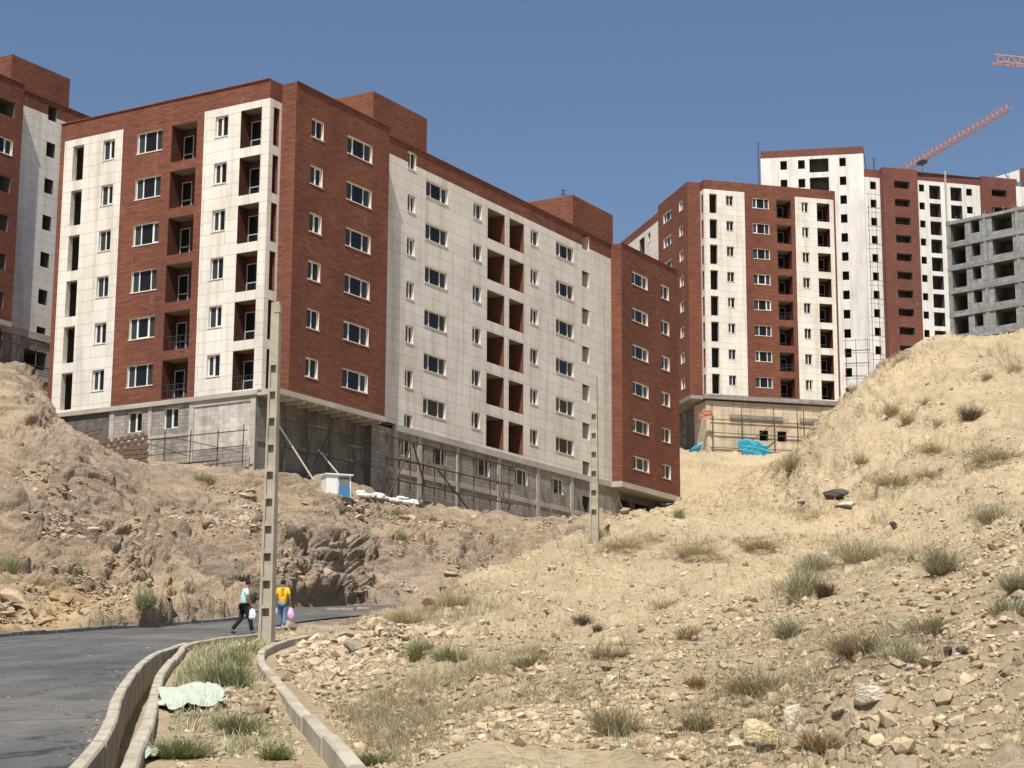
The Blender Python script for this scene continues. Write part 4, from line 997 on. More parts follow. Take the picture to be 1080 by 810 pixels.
J2 = dict(chest=(0, .0, 1.3), neck=(0, .01, 1.48), h0=(0, .02, 1.55), h1=(0, .025, 1.63), h2=(0, .02, 1.69), shL=(-.18, 0, 1.4), shR=(.18, 0, 1.4), elL=(-.25, -.02, 1.12), wrL=(-.26, .04, .9), elR=(.25, -.03, 1.12), wrR=(.27, .02, .9),
  hpL=(-.09, 0, .9), hpR=(.09, 0, .9), knL=(-.1, .12, .52), anL=(-.11, .12, .09), toL=(-.12, .25, .04), knR=(.09, -.02, .5), anR=(.1, -.14, .11), toR=(.1, -.01, .04))
Pa = on_base(256, 669.5, .0); Pb = on_base(297.5, 664.5, .0)
ra = -1.25; p1_, ar1 = person(Pa, ra, J1, M['cyan'], M['black'], M['shoe'], 'person in a pale cyan shirt and black trousers striding along the road edge')
rb_ = -.12; p2_, ar2 = person(Pb, rb_, J2, M['yellow'], M['jeans'], M['sole'], 'person in a yellow shirt and jeans seen from behind, right of the pole', printed=True)
def wpos(P, rot, v): return np.array([P[0]+v[0]*math.cos(rot)-v[1]*math.sin(rot), P[1]+v[0]*math.sin(rot)+v[1]*math.cos(rot), P[2]+v[2]])
M['white_plastic'] = mat('white_plastic', (.75, .78, .85), .5)[0]; M['pink_plastic'] = mat('pink_plastic', (.75, .42, .62), .5)[0]; M['blue_plastic'] = mat('blue_white_plastic', (.35, .5, .78), .5)[0]
bagmesh(wpos(Pa, ra, ar1['R']), .12, .36, M['white_plastic'], 'white carrier bag held at the hip of the walker in cyan')
bagmesh(wpos(Pb, rb_, ar2['R']), .12, .4, M['pink_plastic'], 'pink carrier bag in the right hand of the walker in yellow')
bagmesh(wpos(Pb, rb_, ar2['L']), .08, .28, M['blue_plastic'], 'small pale blue carrier bag in the left hand of the walker in yellow')

# ------------------------------------------------------------------ scaffolds
def scaffold(name, F, us, zs, d, label, zbase=None, r=.04, braces=(), planks=(), double=False):
    global RL
    P0 = F.P(us[0], zs[0], d); RL = (P0[0], P0[1], zs[0]); root = empty('scaffold', RL, label, 'scaffold', 'tube scaffolds against the unfinished walls')
    rr = random.Random(len(us)*7+int(zs[0]))
    for dd in ((d, d+1.0) if double else (d,)):
        for u in us:
            mb = MB(); ju = rr.uniform(-.08, .08); zb = zbase if zbase is not None else zs[0]-.6
            mb.bar(F.P(u, zb, dd), F.P(u+ju, zs[-1]+rr.uniform(.1, .7), dd), r); mb.build('upright', M['steel'], root, RL)
        for z in zs:
            mb = MB(); j = rr.uniform(-.08, .08); mb.bar(F.P(us[0]-.4, z+j, dd+.06), F.P(us[-1]+.4, z-j, dd+.06), r*.9); mb.build('ledger', M['steel'], root, RL)
    for (ua, za, ub, zb) in braces:
        mb = MB(); mb.bar(F.P(ua, za, d+.14), F.P(ub, zb, d+.14), r*.9); mb.build('brace', M['steel'], root, RL)
    for (ua, ub, z) in planks:
        mb = MB(); fbox(mb, F, ua, ub, z, z+.05, d-.4, d+.1); mb.build('plank', M['wood'], root, RL)
    return root
scaffold('s', Face(PM(0, D+.06), sM, -qM), [11.2, 12.6, 14., 15.6, 17.0, 18.4, 20.2, 22.2, 24.5, 27.2], [17.2, 18.6, 20.0, 21.4], .9, 'rusty tube scaffold along the grey basement below the cream long side', 15.2, .045, [(11.2, 17.2, 14, 21.4), (17, 20, 22, 17.2), (14., 21.4, 15.6, 18.6)], [(12.6, 17, 20.06)])
scaffold('s', Face(PM(-t, W_), -qM, -sM), [9.3, 11.3, 13.4, 15.6, 17.6], [17.9, 18.9, 19.9], 1.0, 'low sagging scaffold on the left face below the pale plaster panel', 16.6, .03, [(9.3, 19.9, 13.4, 18.6), (12, 19.9, 17.6, 18.5)], [(11.3, 15.6, 18.2)])
scaffold('s', Face(PM(0, 1.6), sM, -qM), [.8, 3.1, 5.4, 7.7, 10.0], [17.6, 19.2, 20.9], .8, 'dark scaffold in the shade under the overhanging red bay', 15.8, .03, [(3.1, 17.6, 5.4, 20.9)], [(3.1, 5.0, 20.95), (7.7, 9., 20.3)])
scaffold('s', Face(PD(1.62, -1.274+.25), uD, -wD), [.4, 4.1, 8.2, 11.2, 12., 15.1], [34.6, 36.2, 37.9, 39.5, 41.1], .9, 'tube scaffold grid in front of the beige basement of the cream tower', 33., .045, [(4.1, 36.2, 8.2, 39.5)], [])
scaffold('s', Face(PD(.6, 12), -wD, -uD), [1, 3, 5, 7, 9, 11.6], [33.8, 35.2, 36.6, 38., 39.4, 40.8], 1.2, 'dense rusty scaffold on the shaded side of the beige basement behind the end bay', 31., .05, [(1, 34, 5, 40), (5, 40.8, 11.6, 33.8), (3, 33.8, 9, 39.4), (7, 40, 11, 36)], [(2, 8, 36.66)])
scaffold('s', Face(PE(-16.7, 0), uE, -wE), [13.0, 14.6, 16.4], [58 + 2.1*k for k in range(5)], .8, 'scaffold grid at the foot of the plain white tower', 50, .032)
scaffold('s', Face(PG(-2.6, 1.2), uG, -wG), [.1, 1.3, 2.5], [60+2.9*k for k in range(10)], .9, 'tall narrow scaffold up the left strip of the far red tower', 50, .022)
scaffold('s', Face(PL(0, 0), sM, -qM), [7.5, 9.3, 11.1, 13., 15.], [31.0, 32.4], .5, 'scaffold under the red and pale block at the left edge', 28, .04)

# leaning props
def beam(A_, B_, r, label, m='wood', group='props leaning on the basement walls', cat='prop'):
    mb = MB(); mb.bar(A_, B_, r); return tag(mb.build('leaning_prop', M[m], None, A_), label, cat, group)
Fq = Face(PM(0, D+.06), sM, -qM); rgt = 'timber prop leaning on the basement, '
for k, (u0, u1, z1, l) in enumerate(((27.6, 26.6, 20.9, 'leftmost, beside a scaffold upright'), (31.6, 30.9, 20.6, 'left of the third basement window from the right'), (34.4, 33.4, 20.9, 'left of the last barred window'), (37.6, 36.6, 21.0, 'just right of the last window'), (40.0, 39.0, 21.2, 'nearest the black doorway'))):
    beam(Fq.P(u0, 16.0, 1.5), Fq.P(u1, z1, .12), .05, rgt+l, 'timber')
Fq2 = Face(PM(0, 0), sM, -qM)
beam(Fq2.P(2.6, 17.0, .4), Fq2.P(.35, 20.6, -1.0), .045, 'long pale pole leaning under the red bay, left of the white hut', 'cream')
beam(Fq2.P(6.6, 16.8, .6), Fq2.P(4.6, 19.6, -1.0), .045, 'long pale pole leaning under the red bay, right of the white hut', 'cream')
beam(Face(PM(c, 0), sM, -qM).P(2.6, 18.6, -.5), Face(PM(c, 0), sM, -qM).P(1.0, 21.9, -1.2), .07, 'slanted prop under the red end bay, right of the distant pole', 'concrete')

# ------------------------------------------------------------------ hut, sacks, sheets
hp = gp(358, 519); RL = (hp[0], hp[1], hp[2]-.1); hut = empty('site_hut', RL, 'small white site hut with a blue lower door at the foot of the long block', 'hut')
uh = np.array([.93, .36, 0]); nh = np.array([.36, -.93, 0]); Fh = Face(hp-uh*.78, uh, nh); zb = hp[2]-.15
mb = MB(); fbox(mb, Fh, 0, .72, zb, zb+1.3, -1.1, 0); fbox(mb, Fh, .72, 1.56, zb, zb+1.3, -1.1, -.06); mb.build('wall', M['frame'], hut, RL)
mb = MB(); fbox(mb, Fh, -.08, 1.66, zb+1.3, zb+1.38, -1.2, .1); mb.build('roof', M['white_plastic'], hut, RL)
M['blue_paint'] = mat('blue_paint', (.05, .22, .45), .5)[0]; mb = MB(); fbox(mb, Fh, .8, 1.48, zb, zb+.6, -.057, 0.0); dr = mb.build('door', M['blue_paint'], hut, RL)
mb = MB(); fbox(mb, Fh, .82, 1.46, zb+.62, zb+1.22, -.057, -.02); mb.build('window', M['glass'], hut, RL)
def sack(P, s_, label, m, k):
    bm = MB(); n1, n2 = 12, 7; G_ = []; rr = random.Random(k)
    a0 = rr.uniform(0, 3.1)
    for j in range(n2):
        th_ = math.pi*j/(n2-1); row = []
        for i in range(n1):
            ph = 2*math.pi*i/n1; x = abs(math.cos(ph))**.7*math.copysign(1, math.cos(ph))*math.sin(th_)**.6; y = abs(math.sin(ph))**.7*math.copysign(1, math.sin(ph))*math.sin(th_)**.6*.65; z = math.cos(th_)*.38
            q_ = s_*(1+rr.uniform(-.1, .1)); row.append(np.array(P)+[(x*math.cos(a0)-y*math.sin(a0))*q_, (x*math.sin(a0)+y*math.cos(a0))*q_, z*q_+s_*.2])
        G_.append(row)
    for j in range(n2-1):
        for i in range(n1): bm.quad([G_[j][i], G_[j+1][i], G_[j+1][(i+1) % n1], G_[j][(i+1) % n1]])
    return tag(bm.build('sack', m, None, P, smooth=True), label, 'sack', 'white sacks dumped at the top of the bank')
for k in range(26):
    x = 378+k*2.7+random.uniform(-2, 2); P_ = gp(x, 520+(x-378)*.15+random.uniform(-2, 2)); sack(P_, random.uniform(.22, .4), 'white sack in the line of sacks along the top of the rocky bank', M['frame'], k)
def sheet(name, P, ax, ay, nrm, amp, m, label, cat='tarpaulin', seed=0, n=34, group=None, drape=False, freq=2.2):
    P, ax, ay, nrm = (np.array(v, float) for v in (P, ax, ay, nrm)); g = np.linspace(-1, 1, n); U_g, V_g = np.meshgrid(g, g)
    rad = 1+.28*fbm(np.c_[np.cos(np.arctan2(V_g, U_g)).ravel()*1.6, np.sin(np.arctan2(V_g, U_g)).ravel()*1.6, np.full(n*n, seed*3.1)], 3, seed).reshape(n, n)
    Q = P+U_g[..., None]*rad[..., None]*ax+V_g[..., None]*rad[..., None]*ay
    fo = ridged(np.c_[U_g.ravel()*freq, V_g.ravel()*freq*.8, np.full(n*n, seed)], 4, seed+3).reshape(n, n)*.5+.5
    if drape:
        for i in range(n):
            for j in range(n): Q[i, j, 2] = gz(Q[i, j, 0], Q[i, j, 1])+.03
    Q = Q+nrm*fo[..., None]*amp
    id_ = np.arange(n*n).reshape(n, n); qd = np.stack([id_[:-1, :-1], id_[:-1, 1:], id_[1:, 1:], id_[1:, :-1]], -1).reshape(-1, 4)
    V_ = Q.reshape(-1, 3); V2 = V_-nrm*.012/np.linalg.norm(nrm); nn_ = len(V_)
    rim = np.r_[id_[0, :-1], id_[:-1, -1], id_[-1, 1:][::-1], id_[1:, 0][::-1]]; rn = np.roll(rim, -1)
    allq = np.vstack([qd, qd[:, ::-1]+nn_, np.stack([rim, rim+nn_, rn+nn_, rn], -1)])
    return tag(npmesh(name, np.vstack([V_, V2]), allq, [m], True, loc=P), label, cat, group)
M['tarp'] = mat('blue_tarp', (.07, .47, .72), .55)[0]; M['tarp_red'] = mat('faded_red_cloth', (.62, .22, .16), .8)[0]; M['tarp_pale'] = mat('pale_green_sheet', (.46, .5, .4), .8)[0]
FD = Face(PD(1.62, -1.02), uD, -wD)
def onF(F, px, py, d):       # point on a wall plane
    r_ = ray(px, py); n_ = F.n; tt = ((F.O+F.n*d)@n_)/(r_@n_); return r_*tt
P_ = onF(FD, 797, 476, 1.6); sheet('tarpaulin', P_, uD*1.9+np.array([0, 0, -.35]), np.array([0, -.35, 1.1])-uD*.4, -wD, .13, M['tarp'], 'crumpled bright blue tarpaulin hanging below the two black basement holes', seed=4)
FS = Face(PD(0, 12), -wD, -uD); P_ = onF(Face(PD(0, 0), uD, -wD), 726, 480, 2.); sheet('tarpaulin', P_, np.array([1.5, 0, .95]), np.array([.2, -.3, .7]), np.array([0, -1., 0]), .3, M['tarp'], 'smaller strip of blue tarpaulin at the foot of the shaded scaffold', seed=9)
P_ = onF(FD, 744, 437, .9); sheet('cloth', P_, np.array([.75, 0, .2]), np.array([0, 0, .35]), np.array([0, -1., 0]), .2, M['tarp_red'], 'small faded red cloth hung at the corner of the cream tower basement', 'cloth', seed=5)
gq = gp(205, 738); sheet('plastic_sheet', gq, np.array([.4, .0, 0]), np.array([-.2, 1.2, 0]), np.array([0, -.1, 1.]), .07, M['tarp_pale'], 'crumpled pale green plastic sheet on the soil strip between the kerbs', 'sheet', seed=7, drape=True, freq=1.8)
gq = gp(262, 722) if 0 else gp(150, 800); sheet('plastic_sheet', gq, np.array([.09, .02, 0]), np.array([0, .4, 0]), np.array([0, 0, 1.]), .06, M['tarp_pale'], 'small white scrap of plastic by the drain near the lower edge', 'sheet', seed=3, n=14, drape=True)

# honeycomb brick walls by the left corner of the long block
M['oldbrick'] = mat('dark_brick', (.16, .105, .075), .9)[0]
def lattice(A_, B_, H, label, courses=5, m='oldbrick'):
    A_, B_ = np.array(A_, float), np.array(B_, float); d = B_-A_; L = np.linalg.norm(d); d /= L; nn_ = np.cross(d, [0, 0, 1]); nn_ /= np.linalg.norm(nn_); up = np.array([0, 0, 1.]); mb = MB(); n = int(L/.42)
    ch = H/courses
    for k in range(courses):
        mb.box(A_+d*L/2+up*(k*ch+ch*.2), d*L/2, nn_*.12, up*ch*.2)
        for i in range(n): 
            mb.box(A_+d*((i+.3+.5*(k % 2))*L/n)+up*(k*ch+ch*.7), d*.11, nn_*.1, up*ch*.3)
    mb.box(A_+d*L/2-up*.6, d*L/2, nn_*.14, up*.6)
    return tag(mb.build('honeycomb_wall', M[m], None, A_), label, 'wall', 'open brick walls at the left corner of the long block')
def atY(px, py, Y): r_ = ray(px, py); return r_*Y
lattice(atY(76, 468, 117), atY(108, 461, 117.5), .75, 'short open brickwork wall right under the white left corner', 3)
lattice(atY(104, 480, 113), atY(155, 470, 114), .85, 'longer open brickwork wall stepping down in front of the basement window', 3)
lattice(atY(130, 490, 111), atY(156, 488, 111.5), 1.1, 'lower rough brick wall with rubble beneath the open brickwork', 4)

# ------------------------------------------------------------------ rocks
ICO_V = []; ph = (1+5**.5)/2
for a_, b2 in ((1, ph), (-1, ph), (1, -ph), (-1, -ph)): ICO_V += [(0, a_, b2), (a_, b2, 0), (b2, 0, a_)]
ICO_V = np.array(ICO_V)/math.sqrt(1+ph*ph)
def hull_faces(V):
    import itertools
    out = []
    for i, j, k in itertools.combinations(range(12), 3):
        n_ = np.cross(V[j]-V[i], V[k]-V[i]); dd = (V-V[i])@n_
        if (dd < 1e-9).all(): out.append((i, j, k))
        elif (dd > -1e-9).all(): out.append((i, k, j))
    return np.array(out)
ICO_F = hull_faces(ICO_V)
def rocks(name, idx_, size, flat, tints, label, kind='stuff', m=None, sink=.1):
    N_ = len(idx_); C_ = P3.reshape(-1, 3)[idx_]; R_ = rng.uniform(.55, 1.25, (N_, 12, 1))
    V = ICO_V[None]*R_; V = V*np.stack([rng.uniform(.7, 1.3, N_), rng.uniform(.7, 1.3, N_), rng.uniform(flat*.7, flat*1.2, N_)], -1)[:, None, :]
    ax = rng.normal(size=(N_, 3)); ax /= np.linalg.norm(ax, axis=1, keepdims=True); an = rng.uniform(0, 6.28, N_)
    an = np.where(rng.random(N_) < .6, an, an); ax[:, 2] += np.sign(ax[:, 2])*1.2; ax /= np.linalg.norm(ax, axis=1, keepdims=True)
    c_, s_ = np.cos(an)[:, None, None], np.sin(an)[:, None, None]; A_ = ax[:, None, :]
    V = V*c_+np.cross(np.broadcast_to(A_, V.shape), V)*s_+A_*(V*A_).sum(-1, keepdims=True)*(1-c_)
    V = V*size[:, None, None]+C_[:, None, :]; V[:, :, 2] += (size*sink)[:, None]
    F_i = (ICO_F[None]+np.arange(N_)[:, None, None]*12).reshape(-1, 3)
    o = npmesh(name, V.reshape(-1, 3), F_i, [m or M['stone']], False, cols=np.repeat(tints, 12, 0))
    return tag(o, label, None, None, kind)
m, ns, ls, b = mat('loose_stone', rough=.95, spec=.15); M['stone'] = m
at = N(ns, 'ShaderNodeAttribute', attribute_name='tint'); g = N(ns, 'ShaderNodeNewGeometry')
nz = tp(ns, ls, g, 9, 5, .7); rz = ramp(ns, [(.3, (.7, .7, .7)), (.7, (1.15, 1.15, 1.15))]); ls.new(nz, rz.inputs[0])
c_o = mixc(ns, ls, 1., at.outputs['Color'], rz.outputs[0], 'MULTIPLY'); ls.new(c_o, b.inputs['Base Color'])
flat_ = lambda A_: A_.ravel()
vis = (PXC > -40) & (PXC < 1120) & (RHO > 1.2) & (RHO < 9.6) & (SY < 850) & (road <= 0) & ~ch
ys = SY; clump = fbm(np.c_[TX.ravel()*.35, TY.ravel()*.2, TX.ravel()*0+2], 3, 91).reshape(X.shape)
clear = sm(.3, .7, KD_)*np.where((X < xat(K3s, Y)+.25) & (Y < 57), .35, 1.)*np.where((X > x1-.2) & (X < x2+.35) & (Y < 64), 0., 1.)*np.where((X > far-.1) & (X < near+.4) & (Y < 100), 0., 1.)
wts = {'brown': brown*(.5+clump.clip(-.4, 1)), 'rub': (np.maximum(rubble, mound)*(.8+clump.clip(-.5, 1))), 'beige': (1-brown)*(1-rubble)*(1-mound)*(.35+clump.clip(0, 1))}
beige_c, brown_c, rub_c = np.array([.5, .395, .255]), np.array([.27, .21, .15]), np.array([.37, .29, .195])
def pick(w, n):
    w = (w*vis*clear).ravel().clip(0); w /= w.sum(); return rng.choice(len(w), n, p=w)
def tint(base, idx_, var=.25, pale=.06):
    f = (1+rng.normal(0, var, (len(idx_), 1))).clip(.35, 1.7); c_ = base*f; k = rng.random(len(idx_)) < pale; c_[k] = [.58, .53, .44]
    f2 = brown.ravel()[idx_][:, None]; o_ = orange.ravel()[idx_][:, None]*.6; c_ = c_*(1-o_)+np.array([.46, .31, .16])*f*o_
    return np.c_[c_.clip(.02, .7), np.ones(len(idx_))]
def psize(idx_, lo, hi, p_=2.2):        # many small, few large, in metres
    u_ = rng.random(len(idx_)); return lo*(1-u_*(1-(lo/hi)**p_))**(-1/p_)
i_ = pick(wts['brown']*(clump.clip(-.1, 1)+.12), 15000); rocks('brown_rubble', i_, psize(i_, .05, .5, 2.6), .55, tint(brown_c*1.45, i_, .2, .02), 'loose brown stones over the rock bank')
i_ = pick(wts['rub']*np.where((RHO > 4.3) & (PXC < 450), .0, 1), 22000); dd = TY.ravel()[i_]; rocks('rubble', i_, psize(i_, .02, .22, 2.1)*np.clip(dd/32, .5, 1.4)*np.where(PXC.ravel()[i_ % nc] > 700, .42, 1.), .65, tint(rub_c*1.25, i_, .16, .02), 'loose rubble and clods on the slopes beside the kerb and lower right')
i_ = pick(wts['beige']*(1+1.5*(SY > 745)), 36000); dd = TY.ravel()[i_]; rocks('scattered_stones', i_, psize(i_, .022, .14, 2.6)*np.clip(dd/35, .6, 1.6), .7, tint(beige_c*.95, i_, .15, .015), 'small stones scattered on the beige hill')
w_ = ((X > xat(K3s, Y)+.4)*vis*(RHO < 3.3)*(.5+clump.clip(-.4, 1))).ravel(); i_ = rng.choice(len(w_), 22000, p=w_/w_.sum()); rocks('clods', i_, psize(i_, .012, .085, 2.), .75, tint(np.array([.44, .345, .225]), i_, .2, .02), 'small soil clods and chips along the foot of the slope')
# gravel strewn on the asphalt edges
Yg = rng.uniform(14, 60, 900); kk = rng.random(900)**5*2.5; xg = xat(NEARs, Yg)-.1-kk; ig = np.array([np.argmin((aa-x/y)**2) for x, y in zip(xg, Yg)]); jg = np.array([np.argmin(np.abs(TY[:, c_]-y)) for c_, y in zip(ig, Yg)])
P3[jg, ig, 2] = z0(TY[jg, ig])-.002; rocks('road_gravel', jg*nc+ig, psize(jg, .008, .035, 2.), .5, np.c_[np.tile([.34, .3, .24], (900, 1))*rng.uniform(.6, 1.2, (900, 1)), np.ones(900)], 'fine gravel strewn along the edge of the asphalt')
strip_w = ((X > x2+.3) & (X < xat(K3s, Y)-.1) & (Y < 56))*1.
w_ = (strip_w*vis*np.exp(-((SY-745)/22)**2)+strip_w*vis*.08).ravel(); i_ = rng.choice(len(w_), 1300, p=w_/w_.sum()); rocks('gravel', i_, psize(i_, .02, .13, 1.8), .6, tint(rub_c, i_, .2, .1), 'gravel and small stones on the soil strip between the kerbs')

def boulder(px, py, wpx, hpx, col, label, seed, cat='boulder', name='boulder', dep=.8):
    P_ = gp(px, py); k = P_[1]/2015; w, h = wpx*k/2, hpx*k/2
    me = bpy.data.meshes.new(name); import bmesh; bm = bmesh.new(); bmesh.ops.create_icosphere(bm, subdivisions=4, radius=1)
    V = np.array([v.co[:] for v in bm.verts]); 
    rs = np.random.default_rng(seed); 
    for _ in range(14):                   # cut planes give flat faces
        n_ = rs.normal(size=3); n_ /= np.linalg.norm(n_); d_ = rs.uniform(.38, .75); e = V@n_-d_; V = V-np.where(e > 0, e, 0)[:, None]*n_*.93
    V = V+V*(fbm(V*3+seed, 4, seed)*.05)[:, None]; V = V/np.abs(V).max(0)*[w, w*dep, h]
    for v, c_ in zip(bm.verts, V): v.co = Vector(c_)
    for f_ in bm.faces: f_.smooth = False
    bm.to_mesh(me); bm.free(); key = 'boulder_%d' % seed
    m, ns, ls, b = mat(key, rough=.95); n1 = N(ns, 'ShaderNodeTexNoise', i_Scale=2.5, i_Detail=8, i_Roughness=.7); r1 = ramp(ns, [(.3, tuple(c_*.6 for c_ in col)), (.55, col), (.75, tuple(min(.75, c_*1.2) for c_ in col))]); ls.new(n1.outputs[0], r1.inputs[0]); ls.new(r1.outputs[0], b.inputs['Base Color'])
    bn = N(ns, 'ShaderNodeBump', i_Strength=.7, i_Distance=.05); n3 = N(ns, 'ShaderNodeTexNoise', i_Scale=9, i_Detail=6); ls.new(n3.outputs[0], bn.inputs['Height']); ls.new(bn.outputs[0], b.inputs['Normal'])
    me.materials.append(m); o = bpy.data.objects.new(name, me); COL.objects.link(o); o.location = (P_[0], P_[1], P_[2]+h*.5); o.rotation_euler.z = rs.uniform(-.4, .4)
    return tag(o, label, cat)
boulder(921, 741, 54, 24, (.68, .6, .47), 'flat pale boulder on the lower right slope, largest there', 1)
boulder(886, 752, 22, 9, (.5, .42, .31), 'thin slab of rock just left of the large flat pale boulder', 2)
boulder(803, 784, 40, 36, (.66, .53, .31), 'yellowish boulder at the lower edge of the slope', 3)
boulder(836, 772, 30, 44, (.68, .6, .46), 'upright pale grey boulder touching the yellowish one', 4)
boulder(806, 796, 26, 12, (.2, .17, .13), 'dark flat rock in front of the yellowish boulder', 5)
boulder(956, 706, 22, 12, (.62, .56, .46), 'small whitish rock on the slope above the flat pale boulder', 6)
boulder(924, 716, 15, 10, (.22, .17, .13), 'small dark rock right above the flat pale boulder', 7)
boulder(999, 688, 11, 16, (.12, .09, .07), 'dark pointed rock on the right clod mound', 8)
boulder(1016, 688, 14, 12, (.16, .12, .1), 'dark rounded rock right of the dark pointed one', 9)
boulder(880, 524, 28, 14, (.1, .095, .085), 'large black rock in the hollow between the two hills', 10)
boulder(890, 534, 24, 9, (.55, .5, .42), 'pale slab lying under the black rock in the hollow', 11)
boulder(845, 530, 14, 9, (.4, .36, .3), 'small grey rock left of the black rock in the hollow', 21)
boulder(943, 556, 11, 12, (.1, .08, .07), 'small black stone alone on the bright slope below the ridge', 12)
boulder(510, 719, 30, 14, (.3, .28, .23), 'grey rock in dry grass left of the bare slope', 13)
boulder(374, 686, 22, 18, (.4, .33, .25), 'largest brown rock of the rubble beside the curved kerb', 14)
boulder(345, 712, 16, 14, (.42, .35, .26), 'brown rock in the rubble just inside the curved kerb', 15)
boulder(102, 755, 13, 7, (.14, .13, .12), 'broken lump of dark rubble on the asphalt by the kerb', 16, 'rubble lump', 'rubble_lump')
boulder(390, 628, 26, 12, (.42, .33, .24), 'brown rock at the foot of the bank beyond the road end', 17)
boulder(612, 762, 20, 8, (.5, .42, .3), 'low beige rock among the dry grass at the lower middle', 18)
boulder(272, 752, 22, 12, (.26, .17, .12), 'dark brown clod beside the curved kerb on the soil strip', 19)
for k, (x, y, r_) in enumerate(((350, 641, .2), (366, 641, -.1), (384, 640, .1))):
    P_ = gp(x, y+1); mb = MB(); mb.box(P_+np.array([0, -.1, .05]), np.array([.3, r_*.3, 0]), np.array([-r_*.2, .12, 0]), np.array([0, 0, .07])); tag(mb.build('concrete_block', M['kerb'], None, P_), 'grey concrete block dumped on the far road edge below the rocks, %s of three' % ('leftmost', 'middle', 'rightmost')[k], 'block', 'concrete blocks dumped on the far road edge')

# ------------------------------------------------------------------ plants
m, ns, ls, b = mat('plant_blade', rough=.9, spec=.1); M['blade'] = m
at = N(ns, 'ShaderNodeAttribute', attribute_name='tint'); ls.new(at.outputs['Color'], b.inputs['Base Color'])
GREEN, GREY, DRY, BROWN, DARK = np.array([.22, .23, .12]), np.array([.39, .385, .26]), np.array([.52, .43, .27]), np.array([.33, .24, .14]), np.array([.12, .095, .06])
def blades(B_, H, lean, wid, colr, var=.22, bend=.35):
    N_ = len(B_); an = rng.uniform(0, 6.283, N_); w2 = np.stack([np.cos(an), np.sin(an), np.zeros(N_)], -1)*wid[:, None]/2
    tip = B_+lean+np.array([0, 0, 1.])*H[:, None]; md = B_+lean*bend+np.array([0, 0, .55])*H[:, None]
    V = np.stack([B_-w2, B_+w2, md+w2*.7, tip, md-w2*.7], 1).reshape(-1, 3)
    k = np.arange(N_)[:, None]*5
    Fc = np.concatenate([k+[0, 1, 2], k+[0, 2, 4], k+[4, 2, 3]], 1).reshape(-1, 3)
    c_ = (colr*(1+rng.normal(0, var, (N_, 1)))).clip(.015, .8); return V, Fc, np.repeat(np.c_[c_, np.ones(N_)], 5, 0)
def shrub(px, py, w, h, kind, label, name='shrub', n=None):
    P_ = gp(px, py); k = P_[1]/2015; Wm, Hm = w*k/2*1.35, h*k*.92
    ecc, ea = rng.uniform(.6, 1.), rng.uniform(0, 3.14); lop = rng.uniform(-.35, .35, 2)
    n = n or int(np.clip(w*h*2.6, 280, 2600)); r_ = np.sqrt(rng.random(n))*.8; a = rng.uniform(0, 6.283, n)
    off = np.stack([np.cos(a)*r_*Wm*.55, np.sin(a)*r_*Wm*.55, np.zeros(n)], -1)
    out = np.stack([np.cos(a), np.sin(a), np.zeros(n)], -1)*(r_*Wm*.75)[:, None]+rng.normal(0, Wm*.14, (n, 3))*[1, 1, 0]
    lobes = 1+.35*np.sin(a*rng.integers(2, 4)+rng.uniform(0, 6))+.25*np.sin(a*5+rng.uniform(0, 6)); out = out*lobes[:, None]+np.array([lop[0], lop[1], 0])*Wm*.5
    H = Hm*np.sqrt((1-(r_*.85)**2))*rng.uniform(.3, 1.15, n)*(.75+.35*lobes)*.9
    base = {'g': GREY*.85, 'v': GREEN, 'b': BROWN, 'd': DRY, 'k': DARK, 'm': (GREY+BROWN)/2}[kind]; mixn = rng.random((n, 1)) < .4
    col_ = np.where(mixn, DRY if kind in 'gdm' else base*1.5, base)
    wid = np.full(n, max(.007, k*.36))*rng.uniform(.6, 1.4, n)
    B_ = P_+off; B_[:, 2] -= .08*Hm
    # part of the twigs start inside the crown and branch outwards
    t_ = np.where(rng.random(n) < .6, rng.uniform(.25, .8, n), 0.)[:, None]
    B_ = B_+t_*(out+np.array([0, 0, 1.])*H[:, None]); L2 = (1-t_[:, 0])*rng.uniform(.5, 1.1, n)
    out = out*L2[:, None]+rng.normal(0, Hm*.16, (n, 3))*(t_ > 0)*[1, 1, .4]; H = H*L2
    V, Fc, cc = blades(B_, H, out, wid, col_)
    return tag(npmesh(name, V, Fc, [M['blade']], False, cc, loc=P_), label, 'shrub' if name == 'shrub' else 'weed')
